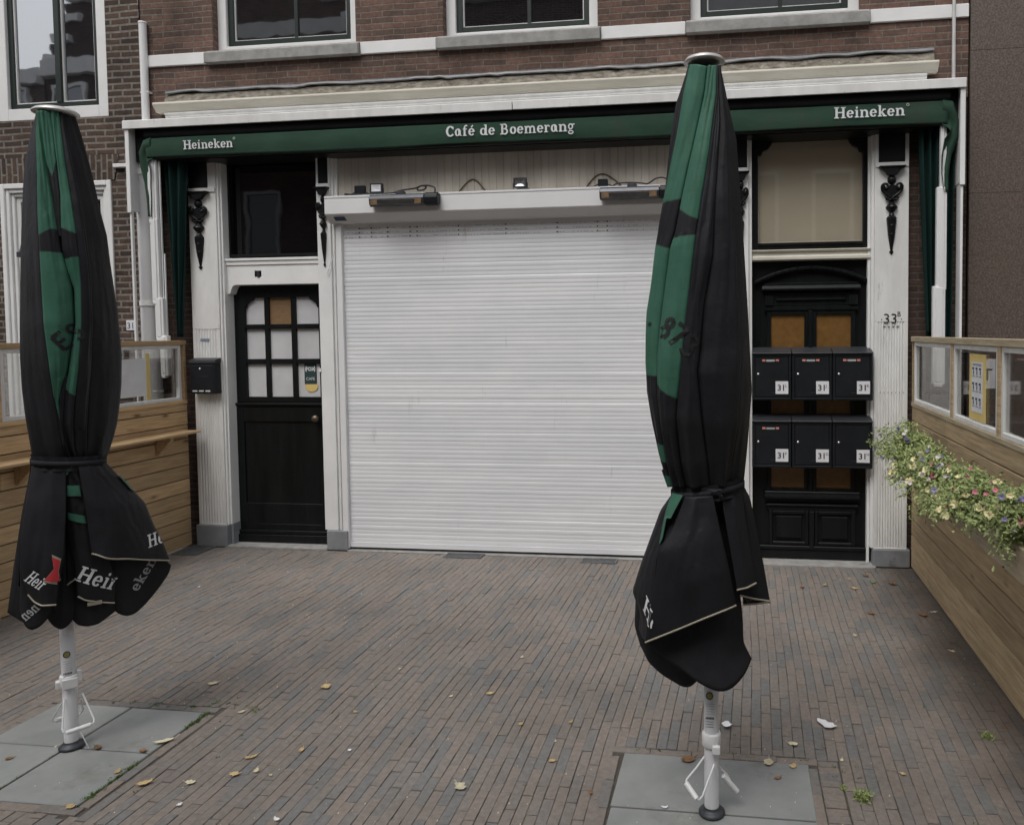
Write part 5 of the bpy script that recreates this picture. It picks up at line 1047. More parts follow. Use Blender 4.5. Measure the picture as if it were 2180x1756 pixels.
def T1(root, can, hit, tie, bx, by):
    tie([U1T['tie'], ((U1T['tie'][0]+U1T['tieR'][0])/2, 3.1, 1.44), U1T['tieR']])
    def run(text, p0, p1, hgt, mat='print', ang=None, maxu=None, flip=False, shear=0, minu=None):
        W_ = glyph_polys(text)[1]; dx, dz = p1[0]-p0[0], p1[2]-p0[2]; L = math.hypot(dx, dz); s = L/(maxu or W_); ux, uz = dx/L, dz/L
        def P(u, v, k):
            vv = v*hgt; x = p0[0]+ux*u*s-uz*vv; z = p0[2]+uz*u*s+ux*vv; return hit(x, z, .0028+.0002*k)
        mb, _ = letter_mb(text, P, maxu=maxu, minu=minu); return mb.build('canopy_lettering', M[mat], can)
    run('Hein', U1T['hein'], U1T['hein2'], .052, maxu=4.05)
    run('H', U1T['Ha'], (U1T['Ha'][0]+.046, 0, U1T['Ha'][2]+.002), .045)
    run('e', (U1T['Ha'][0]+.048, 0, U1T['Ha'][2]), (U1T['Ha'][0]+.078, 0, U1T['Ha'][2]+.002), .045)
    run('Hein', U1T['left'], (U1T['left2'][0]-.012, 0, U1T['left2'][2]+.012), .042, maxu=4.05)
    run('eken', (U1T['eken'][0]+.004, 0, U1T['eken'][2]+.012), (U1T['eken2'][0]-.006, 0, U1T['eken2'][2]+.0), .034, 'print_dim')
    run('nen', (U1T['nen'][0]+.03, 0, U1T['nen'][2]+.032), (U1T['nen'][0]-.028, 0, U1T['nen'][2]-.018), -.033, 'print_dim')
    # red star half
    sx, _, sz_ = U1T['star']; poly = [(-.008, .085), (.034, .058), (.020, -.005), (.028, -.075), (-.055, -.048), (-.002, .012)]
    for sc, mt, of in ((1.18, 'piping', .004), (1.0, 'red', .006)):
        m = MB(); cxp = sum(p[0] for p in poly)/6; czp = sum(p[1] for p in poly)/6
        for i in range(6):
            a, b = poly[i], poly[(i+1) % 6]; tri = [(cxp, czp), a, b]; n = 5
            for u in range(n):
                for v in range(n-u):
                    def Q(u, v):
                        x = tri[0][0]+(tri[1][0]-tri[0][0])*u/n+(tri[2][0]-tri[0][0])*v/n; z = tri[0][1]+(tri[1][1]-tri[0][1])*u/n+(tri[2][1]-tri[0][1])*v/n
                        return hit(sx+.008+(x-cxp)*sc*.7, sz_+.008+(z-czp)*sc*.8, of)
                    f = [Q(u, v), Q(u+1, v), Q(u, v+1)]
                    if all(f): m.face(f)
                    if u+v < n-1:
                        f = [Q(u+1, v), Q(u+1, v+1), Q(u, v+1)]
                        if all(f): m.face(f)
        m.build('star_print', M[mt], can)
    # ES lettering in black on green
    m = MB(); ang = R_(40); ca, sa = math.cos(ang), math.sin(ang)
    ex, ez = U1T['E'][0], U1T['E'][2]
    strokes = [([(0, 0), (0, .075)], .017), ([(0, .0), (.042, 0)], .016), ([(0, .038), (.036, .038)], .015), ([(0, .075), (.042, .075)], .016),
               (arc(.088, .056, .019, .019, 30, 270, 8)+arc(.088, .018, .020, .019, 90, -150, 8), .015)]
    for k, (pts, w) in enumerate(strokes):
        for i in range(len(pts)-1):
            for h_ in range(3):
                a = (pts[i][0]+(pts[i+1][0]-pts[i][0])*h_/3, pts[i][1]+(pts[i+1][1]-pts[i][1])*h_/3); b = (pts[i][0]+(pts[i+1][0]-pts[i][0])*(h_+1)/3, pts[i][1]+(pts[i+1][1]-pts[i][1])*(h_+1)/3)
                dx, dz = b[0]-a[0], b[1]-a[1]; l = math.hypot(dx, dz) or 1; nx, nz_ = -dz/l*w/2, dx/l*w/2
                q = [(a[0]+nx, a[1]+nz_), (a[0]-nx, a[1]-nz_), (b[0]-nx, b[1]-nz_), (b[0]+nx, b[1]+nz_)]
                f = [hit(ex+u*ca-v*sa, ez+u*sa+v*ca, .0030+.0002*k) for u, v in q]
                if all(f): m.face(f)
    m.build('canopy_lettering', M['ink'], can)
    m = MB(); x, y, z = U1T['tag']; m.box(x-.028, x+.030, y-.004, y, z-.012, z+.006); m.build('care_label', M['piping'], can)
    handles(root, bx, by, U1T, .345, True)
def handles(root, bx, by, D, zc, wide):
    m = MB()
    m.lathe([(.033, -.03), (.040, -.028), (.040, .028), (.033, .03)], (bx, by, zc), 20)
    if wide:
        m.box(bx-.055, bx-.03, by-.015, by+.02, zc-.032, zc+.005); m.box(bx+.03, bx+.052, by-.02, by+.015, zc-.01, zc+.045); m.box(bx-.03, bx+.035, by-.046, by-.036, zc-.03, zc+.02)
    else: m.box(bx+.005, bx+.038, by-.05, by-.03, zc-.045, zc-.01)
    m.build('clamp_collar', M['grip'], root, bevel=.003)
    for a, b_ in ((['h1', 'h1b'], 'g1'), (['h2', 'h2b'], 'g2')):
        m = MB()
        for k in a:
            if k in D: m.tube(D[k], .0042, 8)
        h = m.build('crank_handle', M['alu'], root); m = MB(); m.tube(D[b_], .011, 12); m.build('grip', M['grip'], h)
    if 'leg' in D: m = MB(); m.tube(D['leg'], .003, 6); m.build('locking_pin', M['alu'], root)
    x, y, z = D['badge']; m = MB()
    for rr, d, mi in ((.0155, .0325, 0), (.0115, .0335, 1)):
        cen = (bx, by-d, z); m.face([(bx-.006+rr*math.cos(R_(30*k)), by-d-.001, z+rr*1.1*math.sin(R_(30*k))) for k in range(12)][::1], mi)
    m.build('badge', [M['ink'], pm('olive_badge', (.22, .20, .06), (.32, .30, .1), 80, bs=0)], root)
    m = MB()
    for k in range(6): m.box(bx-.022+k*.006, bx-.0178+k*.006, by-.0325, by-.032, z-.100, z-.091)

    for k in range(3): m.box(bx-.024, bx+.010, by-.0325, by-.032, z-.112-.011*k, z-.110-.011*k)
    for k in range(5): m.box(bx-.022, bx+.016, by-.0325, by-.032, z-.035-.011*k, z-.0342-.011*k)
    m.build('pole_label', M['darkmetal'], root)
def mirrored(L, R, by):
    return None
def backskirt(xl, xr, by, zt, zb, dep, fl):
    out = []; K = 4
    for q in range(K):
        def pt(a, s):
            x = (xl+xr)/2+(xr-xl)/2*(1+fl*s)*math.cos(a); return (x, by+dep*(1+fl*1.5*s)*math.sin(a)+.0, zt+(zb-zt)*s)
        a0, a1 = math.pi*q/K, math.pi*(q+1)/K
        zbq = [0, .05, -.04, .03, 0]
        L = [pt(a0, s/6) for s in range(7)]; R2 = [pt(a1, s/6) for s in range(7)]; am = (a0+a1)/2
        mid = pt(am, 1.08); out.append((L, R2, [L[-1], (L[-1][0]*.5+mid[0]*.5, L[-1][1]*.5+mid[1]*.5+.01, mid[2]+.02), mid, (R2[-1][0]*.5+mid[0]*.5, R2[-1][1]*.5+mid[1]*.5+.01, mid[2]+.02), R2[-1]]))
    return out
parasol('left', 'closed black and green parasol on the left with a wide flared skirt and red star', (-3.304, 3.29), U1C, [k0, g1, gw, g2, k0, k0], U1S, U1G,
        backskirt(U1T['tie'][0], U1T['tieR'][0], 3.29, 1.44, .86, .13, .45), (5, 6, 7, 8), T1, .97, .79)
# --- right parasol
t_ = lambda z: sz(U2C, z)
def h1c(s, t):
    a = t_(Z2[0]+.025*t); b = t_(Z2[1]-.025*t); e = t_(Z2[2])
    return max(a-s, min(s-b, e-s), min(s-t_(1.585), t_(1.51)-s), s-t_(1.45))
def h0c(s, t): return min(s-t_(Z2[1]), t_(Z2[2])-s)
def h2c(s, t):
    a = t_(Z2[3]-.060*t); b = t_(Z2[4]); e = t_(Z2[5]-.07*t)
    return max(a-s, min(s-b, e-s))
def T2(root, can, hit, tie, bx, by):
    tie([U2T['tie'], U2T['tieM'], U2T['buckle'], U2T['tieR']])
    x, y, z = U2T['buckle']; h = hit(x, z-.002) or Vector((x, y, z)); m = MB()
    m.box(x-.028, x+.028, h.y-.016, h.y-.006, z-.014, z+.012); m.box(x-.012, x+.012, h.y-.020, h.y-.016, z-.009, z+.007); m.box(x+.016, x+.034, h.y-.014, h.y-.006, z-.022, z-.010); m.build('buckle', M['boxblack'], root, bevel=.003)
    # .873 in black, running down to the right
    m = MB(); ang = R_(-36); ca, sa = math.cos(ang), math.sin(ang); ex, ez = -.380, 2.094
    def dg(strokes, ox):
        for k, (pts, w) in enumerate(strokes):
            for i in range(len(pts)-1):
                for h_ in range(3):
                    a = (pts[i][0]+(pts[i+1][0]-pts[i][0])*h_/3, pts[i][1]+(pts[i+1][1]-pts[i][1])*h_/3); b = (pts[i][0]+(pts[i+1][0]-pts[i][0])*(h_+1)/3, pts[i][1]+(pts[i+1][1]-pts[i][1])*(h_+1)/3)
                    dx, dz = b[0]-a[0], b[1]-a[1]; l = math.hypot(dx, dz) or 1; nx, nz_ = -dz/l*w/2, dx/l*w/2
                    q = [(a[0]+nx, a[1]+nz_), (a[0]-nx, a[1]-nz_), (b[0]-nx, b[1]-nz_), (b[0]+nx, b[1]+nz_)]
                    f = [hit(ex+(u+ox)*ca-v*sa, ez+(u+ox)*sa+v*ca, .0030+.0002*k) for u, v in q]
                    if all(f): m.face(f)
    w = .016
    dg([(arc(.02, .066, .014, .018, 0, 360, 12), w), (arc(.02, .024, .017, .022, 0, 360, 12), w)], .088)
    dg([([(0, .088), (.046, .088), (.016, 0)], w)], .137)
    dg([(arc(.022, .064, .019, .020, 150, -70, 10), w), (arc(.022, .024, .021, .023, 70, -150, 10), w)], .198)
    dg([([(.0, .01), (.012, .01)], .016)], .028)
    m.build('canopy_lettering', M['ink'], can)
    x0, z0 = U2T['H'][0]-.018, U2T['H'][2]-.010
    def P(u, v, k): return hit(x0+u*.0226+v*.0123, z0-u*.0304+v*.047, .0028+.0002*k)
    mb, _ = letter_mb('He', P, maxu=1.9); mb.build('canopy_lettering', M['print'], can)
    handles(root, bx, by, U2T, .33, False)
parasol('right', 'closed black and green parasol on the right with a buckled strap and pointed skirt', (-.108, 3.145), U2C, [h0c, h1c, h2c, k0, k0, k0], U2S, U2G,
        backskirt(-.27, .03, 3.145, 1.39, .93, .09, .22), (4, 6, 2, 3), T2, .97)
# ================= TIMBER SCREENS =================
def screen(label, X, sgn, ys, ytop, zrail, pitch, wood, railm):
    """X is the visible face, sgn +1 if the screen's body lies at larger x"""
    B = lambda mb, a, b, *r, **k: mb.box(X+sgn*a, X+sgn*b, *r, **k)
    t = thing('timber_screen', label, 'fence', (X, (ys[0]+ys[-1])/2, 0))
    y0, y1 = ys[0], ys[-1]
    q = MB(); z = .012; ny = 3
    while z < 1.40-.01:
        zt = min(z+pitch-.008, 1.40)
        cut = sorted(random.uniform(y0+.5, y1-.5) for _ in range(1)); e = [y0]+cut+[y1]
        for i in range(len(e)-1): B(q, 0+random.uniform(0, .002), .022, e[i]+.001, e[i+1]-.001, z, zt)
        z += pitch
    q.build('board_panel', wood, t, bevel=.003)
    q = MB(); B(q, .022, .026, y0, y1, .02, 1.39); q.build('backing', M['dark'], t)
    q = MB(); B(q, -.012, .05, y0, y1, zrail-.045, zrail); q.build('top_rail', railm, t, bevel=.004)
    q = MB(); B(q, -.006, .045, y0, y1, 1.40, 1.435); q.build('sill_rail', railm, t, bevel=.004)
    for i, y in enumerate(ys):
        q = MB(); a = y-.03 if i else y; b = y+.03 if i < len(ys)-1 else y
        B(q, -.002, .05, a, b, 1.435, zrail-.045); q.build('post', wood, t, bevel=.003)
        q = MB(); B(q, .027, .075, a, b, 0, 1.40); q.build('post', wood, t, bevel=.003)
    for i in range(len(ys)-1):
        a = ys[i]+(.03 if i else .06); b = ys[i+1]-(.03 if i < len(ys)-2 else .06); q = MB(); za, zb = 1.436, zrail-.046; th = .032
        B(q, .004, .04, a, a+th, za, zb); B(q, .004, .04, b-th, b, za, zb); B(q, .004, .04, a+th, b-th, za, za+th); B(q, .004, .04, a+th, b-th, zb-th, zb)
        f = q.build('window_frame', M['white_worn'], t, bevel=.003)
        q = MB(); B(q, .02, .024, a+th, b-th, za+th, zb-th); q.build('pane', M['clear'], f)
    return t
L = screen('timber screen on the left with glazed top and a narrow drinks shelf', -5.33, -1, [2.8, 3.833, 4.813, 5.787, 6.707], 0, 2.015, .132, M['wood'], M['wood'])
q = MB(); q.box(-5.33, -5.13, 2.8, 6.633, 1.128, 1.150); sh_ = q.build('shelf', M['wood'], L, bevel=.003)
for y in (6.3, 4.93, 3.73):
    q = MB(); q.prism([(-5.328, 1.126), (-5.17, 1.126), (-5.17, 1.095), (-5.30, .96), (-5.328, .96)], y-.02, y+.02); q.build('shelf_bracket', M['wood'], L, bevel=.002)
screen('timber screen on the right with glazed top carrying the flower trough', 1.48, 1, [2.667, 3.567, 4.533, 5.493, 6.707], 0, 1.995, .141, M['wood_r'], M['wood_grey'])
# posters on the glass
t = thing('poster', 'yellow-bordered notice with small pictograms on the right screen glass', 'poster', (1.495, 4.96, 1.69))
q = MB(); q.box(1.492, 1.496, 4.807, 5.127, 1.478, 1.895); q.build('sheet', M['yellow'], t)
q = MB(); q.box(1.490, 1.4915, 4.857, 5.073, 1.53, 1.845); q.build('inner_sheet', M['paper'], t)
q = MB()
for r in range(3):
    for c in range(3):
        cy = 4.897+c*.067; cz = 1.785-r*.095; q.box(1.4885, 1.4895, cy-.008, cy+.008, cz-.02, cz+.008); q.tube([(1.489, cy, cz+.012), (1.489, cy, cz+.026)], .009, 8); q.box(1.4885, 1.4895, cy-.022, cy+.022, cz-.032, cz-.028)
for k in range(2): q.box(1.4885, 1.4895, 4.88, 5.05, 1.832-k*.008, 1.835-k*.008)
q.build('pictogram', M['ink_blue'], t)
for (x0, x1, ch, lab) in [(2.0, 2.16, 'T', 'white paper with a T on the granite wall left of the yellow notice'), (3.03, 3.18, 'E', 'white paper with an E on the granite wall at the right edge')]:
    t = thing('wall_notice', lab, 'notice', (x0, 6.713, 1.6)); q = MB(); q.box(x0, x1, 6.713, 6.715, 1.55, 1.80); q.build('sheet', M['paper'], t)
    q = flat_text(ch, .10, (x0+.05, 6.711, 1.62)); q.build('lettering', M['ink'], t)
t = thing('poster', 'white notice with yellow side strips on the left screen glass', 'poster', (-5.345, 6.0, 1.7))
q = MB(); q.box(-5.350, -5.347, 5.92, 6.227, 1.515, 1.855); q.build('sheet', M['paper'], t)
q = MB(); q.box(-5.3515, -5.3465, 5.867, 5.92, 1.475, 1.90); q.box(-5.3515, -5.3465, 6.227, 6.273, 1.475, 1.90); q.build('side_strip', M['yellow'], t)
# ================= FLOWER TROUGH =================
t = thing('flower_trough', 'long wooden flower trough hung on the right timber screen', 'planter', (1.35, 4.7, .95))
q = MB(); q.box(1.215, 1.237, 2.667, 6.067, .95, 1.105); q.box(1.237, 1.478, 6.045, 6.067, .95, 1.105); q.box(1.237, 1.478, 2.667, 2.689, .95, 1.105); q.build('side_board', M['wood_grey'], t, bevel=.003)
q = MB(); q.box(1.24, 1.476, 2.70, 6.04, .96, .975); q.build('bottom_board', M['wood_r'], t)
q = MB(); q.box(1.238, 1.477, 2.695, 6.04, .98, 1.075); q.build('soil', M['soil'], t)
pr = random.Random(11)
def leaf_quad(mb, p, n, s, m=0):
    n = n.normalized(); u = n.orthogonal().normalized(); a = pr.uniform(0, 6.28); w = n.cross(u); d = u*math.cos(a)+w*math.sin(a); e = n.cross(d)
    mb.face([p-d*s, p-d*s*.2+e*s*.42+n*s*.1, p+d*s, p-d*s*.2-e*s*.42+n*s*.1], m, pr.random(), False)
def flower_mesh(col, R0):
    me = MB(); n = 5
    for k in range(n):
        a = 2*math.pi*k/n; w = math.pi/n*1.12
        pts = [(0, 0, -.35*R0), (math.cos(a-w)*R0*.62, math.sin(a-w)*R0*.62, -.05*R0), (math.cos(a-w*.45)*R0, math.sin(a-w*.45)*R0, .06*R0), (math.cos(a+w*.45)*R0, math.sin(a+w*.45)*R0, .0), (math.cos(a+w)*R0*.62, math.sin(a+w)*R0*.62, -.05*R0)]
        me.face(pts)
    m = bpy.data.meshes.new('flower'); m.from_pydata(me.v, [], me.f); m.materials.append(M[col]); m.update(); return m
FM = {c: flower_mesh('petal_'+c, r) for c, r in (('yellow', .024), ('red', .018), ('blue', .021), ('white', .019))}
def plant(cy, cx, R, zt, n, cols, label, droop=.18, nfl=24):
    t = thing('flowering_plant', label, 'plant', (cx, cy, 1.07), 'trailing flowers in the trough')
    mb = MB(); pts = []
    stems = 26
    ends = []
    for i in range(stems):
        a = pr.uniform(0, 6.28); rr = math.sqrt(pr.random()); ex, ey = cx-.05+math.cos(a)*R[0]*rr, cy+math.sin(a)*R[1]*rr
        if ex > 1.46: ex = 1.46-pr.random()*.05
        out = max(0, (1.22-ex)/.2); ez = 1.08+(zt-1.08)*(1-rr**2*.45)*pr.uniform(.45, 1.08)-out*droop*pr.uniform(.3, .9)
        ends.append(Vector((ex, ey, ez)))
    sb = MB()
    for e in ends:
        s0 = Vector((cx+(e.x-cx)*.25, cy+(e.y-cy)*.3, 1.07)); mid = (s0+e)/2+Vector((0, 0, .07)); sb.tube([s0, mid, e], .0022, 5)
        k = int(n/stems)
        for j in range(k):
            t_2 = pr.random()**.6; p = s0.lerp(mid, t_2*2) if t_2 < .5 else mid.lerp(e, t_2*2-1)
            p = p+Vector((pr.gauss(0, .028), pr.gauss(0, .034), pr.gauss(0, .026)))
            if p.x > 1.47: p.x = 1.47
            leaf_quad(mb, p, Vector((pr.gauss(-.3, .6), pr.gauss(-.3, .6), pr.gauss(.8, .5))), pr.uniform(.008, .018)); pts.append(p)
    mb.build('foliage', M['leafg'], t); sb.build('stem', M['leafg'], t)
    top = sorted(pts, key=lambda p: (p.x*.9-p.z+p.y*.15))[:int(len(pts)*.45)]
    first = {}
    for i in range(nfl):
        p = pr.choice(top); c = pr.choice(cols)
        o = bpy.data.objects.new('flower', FM[c]); link(o, t)
        d = Vector((-.55+pr.gauss(0, .3), -.75+pr.gauss(0, .3), .55+pr.gauss(0, .3))).normalized()
        o.matrix_parent_inverse = Matrix.Identity(4)
        o.location = p+Vector((-.012, -.012, .014))-Vector(t['_w']); o.rotation_euler = d.to_track_quat('Z', 'Y').to_euler(); k = pr.uniform(.7, 1.15); o.scale = (k, k*pr.uniform(.7, 1), k)
Y, RD, BL, WH = 'yellow', 'red', 'blue', 'white'
plant(5.93, 1.26, (.20, 0.18), 1.38, 1700, [BL, WH], 'sparse feathery green plant at the far end of the trough, over the white pilaster', .10, 5)
plant(5.61, 1.24, (.20, 0.21), 1.34, 2400, [BL, BL, WH, Y], 'leafy plant with a few violet flowers, second from the far end of the trough', .10, 9)
plant(5.19, 1.24, (.22, 0.25), 1.28, 2880, [BL, Y, Y, WH], 'plant with mixed violet and pale yellow flowers, third from the far end of the trough', .16, 13)
plant(4.75, 1.22, (.24, 0.25), 1.28, 3040, [Y, Y, RD, RD, WH, BL], 'plant trailing yellow petunias over the trough edge below the yellow notice', .18, 22)
plant(4.33, 1.25, (.22, 0.24), 1.28, 2800, [RD, BL, Y, Y, WH], 'plant with red and dark violet flowers, right of the yellow petunias', .16, 18)
plant(3.95, 1.25, (.22, 0.23), 1.31, 2900, [RD, BL, Y, Y], 'bushy plant with red flowers rising in front of the weathered rail', .16, 16)
plant(3.57, 1.25, (.20, 0.23), 1.35, 3000, [RD, BL, Y, BL], 'nearest bushy plant at the right edge of the photo, hanging violet and yellow flowers', .18, 16)

# ================= LEAVES AND LITTER =================
lr = random.Random(21)
def litter(x, y, s, m, label, name='fallen_leaf', cat='leaf', grp=None, asp=.72, ang=None, curl=.3, z=.004):
    s *= .9; n = 14; ang = lr.uniform(0, 3.14) if ang is None else ang; pts = []
    seed = lr.random()*50
    for k in range(n):
        a = 2*math.pi*k/n; r = 1+.35*noise.noise(Vector((math.cos(a)*1.6+seed, math.sin(a)*1.6, 0)))*1.6+(.10 if k % 2 else -.08)
        pts.append((r*math.cos(a), r*math.sin(a)*asp))
    def W_(u, v): 
        zz_ = curl*s*(u*u*.5+abs(v)*.4)+.15*s*noise.noise(Vector((u*1.5+seed, v*1.5, 3))); U, V = u*math.cos(ang)-v*math.sin(ang), u*math.sin(ang)+v*math.cos(ang)
        return (x+U*s, y+V*s, z+max(.0008, zz_+.12*s))
    m_ = MB(); inner = [(a*.5, b*.5) for a, b in pts]; vs_ = [W_(0, 0)]+[W_(*p) for p in inner]+[W_(*p) for p in pts]; fs_ = []
    for k in range(n):
        k2 = (k+1) % n; fs_.append((0, 1+k, 1+k2)); fs_.append((1+k, 1+n+k, 1+n+k2, 1+k2))
    m_.add(vs_, fs_)
    if name == 'fallen_leaf': m_.tube([W_(.9, 0), W_(1.25, .05), W_(1.6, .12)], s*.04, 4)
    return tag(m_.build(name, M[m], solid=.0008), label, cat, grp)
D_, P_, B_ = 'leaf_dry', 'leaf_pale', 'leaf_brown'
GL = 'fallen leaves on the paving'
for (x, y, s, m, lab) in [
 (-3.068, 3.999, 0.028, P_, 'pale curled leaf on the paving beyond the left slabs, nearest the left parasol skirt'),
 (-2.377, 4.038, 0.036, D_, 'broad yellow leaf lying alone on the open paving between door and left slabs'),
 (-2.68, 3.709, 0.020, P_, 'small pale leaf just right of the far corner of the left slabs'),
 (-2.061, 3.783, 0.014, D_, 'tiny yellow leaf in the middle of the paving, right of the broad leaf'),
 (-2.138, 3.395, 0.019, D_, 'small yellow leaf right of the long curled leaf'),
 (-2.331, 3.165, 0.025, D_, 'folded ochre leaf below the long curled leaf'),
 (-2.245, 3.203, 0.019, P_, 'narrow greenish leaf just right of the folded ochre leaf'),
 (-2.158, 3.179, 0.010, P_, 'tiny pale scrap of leaf beside the narrow greenish leaf'),
 (-2.696, 3.049, 0.029, D_, 'yellow leaf on the paving right of the front left slab'),
 (-2.49, 3.079, 0.023, P_, 'thin edge-on leaf between two yellow leaves below the left slabs'),
 (-3.167, 3.296, 0.022, B_, 'brown leaf in the slab joint at the foot of the left parasol'),
 (-2.917, 3.295, 0.019, B_, 'brown crumpled leaf at the right end of the slab joint'),
 (-2.897, 3.118, 0.021, D_, 'ochre leaf on the right edge of the front left slab'),
 (-2.885, 2.855, 0.024, D_, 'ochre leaf at the lowest corner of the left slabs'),
 (-3.517, 3.157, 0.019, B_, 'brown leaf on the leftmost slab at the photo edge'),
 (-.236, 3.533, 0.036, B_, 'crumpled brown leaf on the far edge of the right slab, left of the pole'),
 (.146, 3.551, 0.031, P_, 'pale torn leaf on the far edge of the right slab, right of the pole'),
 (.26, 3.535, 0.022, D_, 'ochre leaf near the far right corner of the right slab'),
 (.183, 3.432, 0.017, B_, 'flat rust-coloured leaf in the middle of the right slab'),
 (.271, 3.727, 0.025, P_, 'pale leaf on the bricks beyond the right slab'),
 (.423, 3.721, 0.012, B_, 'dark scrap of leaf right of the pale leaf beyond the right slab'),
 (.954, 5.555, 0.031, B_, 'curled brown leaf in the middle of the paving below the black door'),
 (1.318, 5.559, 0.038, B_, 'flat brown leaf lying near the right timber screen'),
 (1.231, 6.240, 0.034, B_, 'large rust leaf near the foot of the right screen by the pilaster'),
 (1.088, 6.247, 0.025, 'moss', 'green leaf next to the large rust leaf by the right pilaster'),
 (.913, 6.091, 0.029, D_, 'ochre leaf below the right end of the black door'),
 (1.06, 6.421, 0.031, B_, 'brown leaf just in front of the right pilaster plinth'),
 (.694, 6.144, 0.024, D_, 'yellow-brown leaf below the middle of the black door'),
 (.508, 6.084, 0.025, B_, 'brown leaf below the left half of the black door'),
 (.907, 6.325, 0.017, P_, 'small pale leaf close to the kerb of the black door'),
 (.366, 6.767, 0.031, D_, 'ochre leaf on the kerb at the left end of the black door'),
 (.256, 6.747, 0.034, D_, 'flat ochre leaf on the door kerb beside the right parasol'),
 (.697, 6.747, 0.024, D_, 'ochre leaf on the kerb at the middle of the black door'),
 (.779, 5.137, 0.019, P_, 'pale leaf on the paving, left of the flat brown leaf and nearer'),
 (-2.056, 4.313, 0.010, P_, 'white speck-like leaf on the paving above the lone tiny yellow leaf'),
 (-1.353, 4.557, 0.015, P_, 'small pale leaf on the central paving, farthest from the slabs'),
 (-1.399, 4.067, 0.022, D_, 'yellow leaf at the centre of the paving'),
 (-1.609, 4.011, 0.012, P_, 'small pale scrap left of the central yellow leaf'),
 (-1.128, 3.759, 0.017, D_, 'small ochre leaf right of and nearer than the central yellow leaf'),
 (-.871, 3.812, 0.015, D_, 'small ochre leaf up and left of the right slab corner'),
 (-.88, 3.447, 0.019, D_, 'small yellow leaf left of the right slab'),
 (-1.241, 3.193, 0.034, P_, 'pointed pale leaf at the bottom centre of the paving'),
 (-.651, 3.223, 0.015, B_, 'rusty leaf just left of the front corner of the right slab'),
 (-3.314, 6.667, 0.019, D_, 'ochre leaf at the left foot of the shutter'),
 (-1.253, 6.633, 0.020, B_, 'brown leaf on the right floor grate of the shutter'),
 (-2.35, 6.660, 0.017, B_, 'brown leaf at the end of the middle floor grate'),
 (1.354, 4.948, 0.020, P_, 'pale scrap of leaf against the right screen, nearest the camera side'),
 (.492, 3.614, 0.014, P_, 'pale scrap of leaf by the crosswise bricks right of the slab'),
 (.756, 3.533, 0.014, D_, 'tiny yellow leaf on the bricks right of the weed tuft'),
]: litter(x, y, s, m, lab, grp=GL)
# the long curled leaf with its stalk
litter(-2.345, 3.303, .030, D_, 'long curled leaf with a thick stalk on the paving right of the left slabs', grp=GL, asp=.45, ang=.6)
litter(-2.875, 3.383, 0.048, P_, 'large torn pale leaf on the right edge of the left slabs', grp=GL, asp=.38, ang=.55)
litter(.461, 3.933, .060, 'paper', 'torn piece of white paper on the bricks right of the right parasol', 'paper_scrap', 'litter', asp=.6, ang=-.75, curl=.25)
litter(-.056, 3.860, .030, 'paper', 'small crumpled white tissue right of the right parasol pole', 'paper_scrap', 'litter', asp=.8, curl=.8)
litter(-.311, 3.157, .014, 'paper', 'tiny white scrap in the joint of the right slabs', 'paper_scrap', 'litter', curl=.5)
litter(1.408, 5.630, .030, 'paper', 'narrow white scrap against the foot of the right screen', 'paper_scrap', 'litter', asp=.3, ang=.3)
for (x, y, s, lab) in [(-2.418, 2.923, .014, 'tiny white pellet near the bottom edge, right of the left slabs'), (-1.896, 3.416, .012, 'tiny white pellet on the central paving'), (-1.931, 2.879, .016, 'tiny white pellet at the bottom edge of the photo'), (-4.367, 5.559, .014, 'tiny white pellet far left between parasol and café door')]:
    litter(x, y, s, 'paper', lab, 'paper_scrap', 'litter', curl=.8)
# specks of grit: uncountable
q = MB()
for i in range(520):
    x, y = lr.uniform(-5.2, 1.45), lr.uniform(2.5, 6.65); s = lr.uniform(.0012, .0036)*(1.6 if lr.random() < .08 else 1); q.add([(x-s, y-s, .003), (x+s, y-s*.5, .003), (x, y+s, .004+s)], [(0, 1, 2)], r=lr.random())
for i in range(420):
    y = lr.uniform(3.05, 6.4); x = 1.47-abs(lr.gauss(0, .14)); s = lr.uniform(.004, .012); a = lr.uniform(0, 3.14); q.add([(x-s*math.cos(a), y-s*math.sin(a), .004), (x+s*math.cos(a), y+s*math.sin(a), .006), (x+.002, y+.003, .008)], [(0, 1, 2)], m=1, r=lr.random())
o = q.build('grit', [M['leaf_pale'], M['leaf_brown']]); tag(o, 'pale specks and dry plant crumbs scattered over the paving', 'litter', kind='stuff')
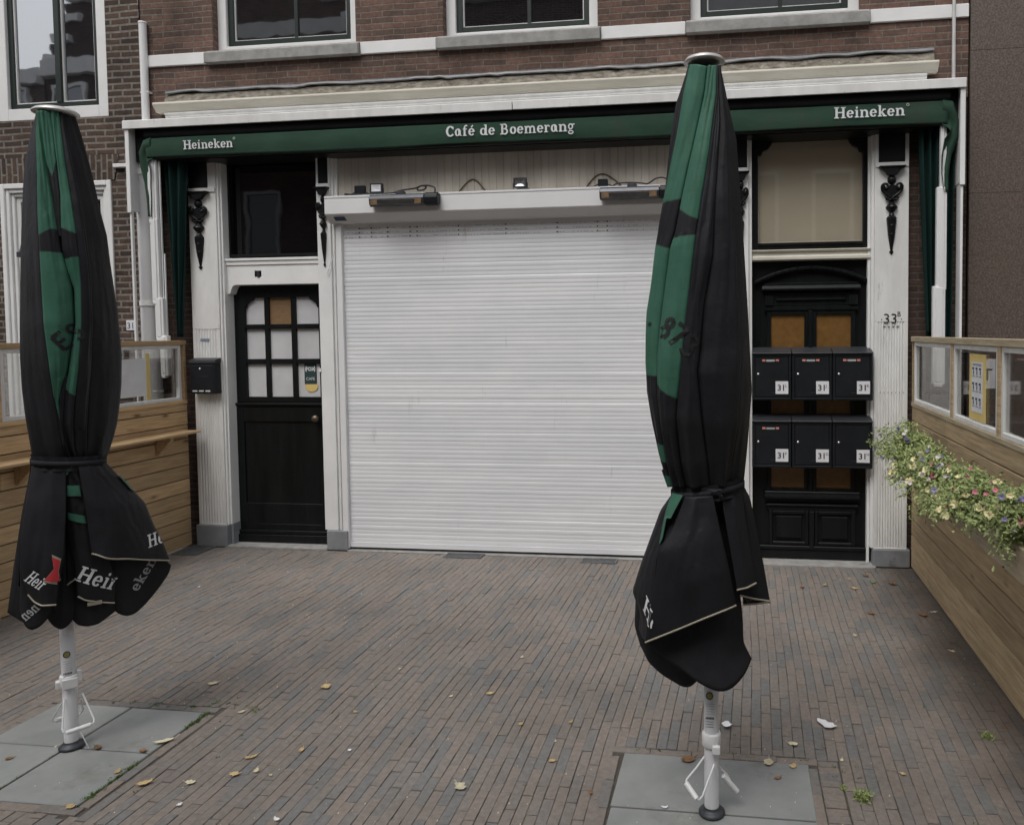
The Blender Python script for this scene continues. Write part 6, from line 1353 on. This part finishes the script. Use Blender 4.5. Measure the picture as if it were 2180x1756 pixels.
# moss and weeds in the joints
q = MB()
def tuft(x, y, n, r, h):
    for i in range(n):
        a = lr.uniform(0, 6.28); d = r*math.sqrt(lr.random()); px, py = x+d*math.cos(a), y+d*math.sin(a); hh = h*lr.uniform(.4, 1); w = lr.uniform(.002, .004); b_ = lr.uniform(0, 6.28); lx, ly = lr.gauss(0, hh*.5), lr.gauss(0, hh*.5)
        q.add([(px-w*math.cos(b_), py-w*math.sin(b_), -.002), (px+w*math.cos(b_), py+w*math.sin(b_), -.002), (px+lx, py+ly, hh)], [(0, 1, 2)], r=lr.random())
def line(x0, y0, x1, y1, n, spread=.008, h=.010, dens=40):
    for i in range(n):
        t = lr.random(); tuft(x0+(x1-x0)*t+lr.gauss(0, spread), y0+(y1-y0)*t+lr.gauss(0, spread), dens//4, .012, h)
line(-2.868, 3.533, -2.868, 3.687, 26); line(-2.868, 3.033, -2.868, 3.233, 20); line(-2.868, 2.867, -2.868, 3.000, 16); line(-3.600, 3.747, -2.950, 3.740, 12); line(-2.950, 3.813, -2.600, 3.733, 20, .03)
line(-3.780, 2.847, -3.300, 2.847, 12); line(-3.330, 2.867, -3.330, 3.267, 10, .004, .006); line(-0.520, 3.600, 0.330, 3.607, 8, .01); line(0.400, 3.467, 0.600, 3.633, 5, .04)
for i in range(60): tuft(lr.uniform(-3, 1.3), lr.uniform(2.7, 4.6), 5, .012, .008)
tag(q.build('moss', M['moss']), 'thin moss and grass blades growing in the joints around the slabs', 'moss', kind='stuff')
def weed(x, y, n, r, h, label):
    global q
    q = MB(); tuft(x, y, n, r, h)
    for i in range(n//2): leaf_quad(q, Vector((x+lr.gauss(0, r*.5), y+lr.gauss(0, r*.5), lr.uniform(.004, h*.7))), Vector((lr.gauss(0, .5), lr.gauss(0, .5), 1)), lr.uniform(.006, .011))
    tag(q.build('weed', M['leafg']), label, 'weed')
weed(.545, 3.333, 220, .036, .035, 'dense round weed tuft right of the front corner of the right slab')
weed(1.246, 3.923, 90, .035, .022, 'small green weed near the right screen')
weed(.47, 3.393, 40, .018, .015, 'tiny weed beside the crosswise bricks')
# ================= clean-up =================
for o in bpy.data.objects:
    if '_w' in o.keys(): del o['_w']
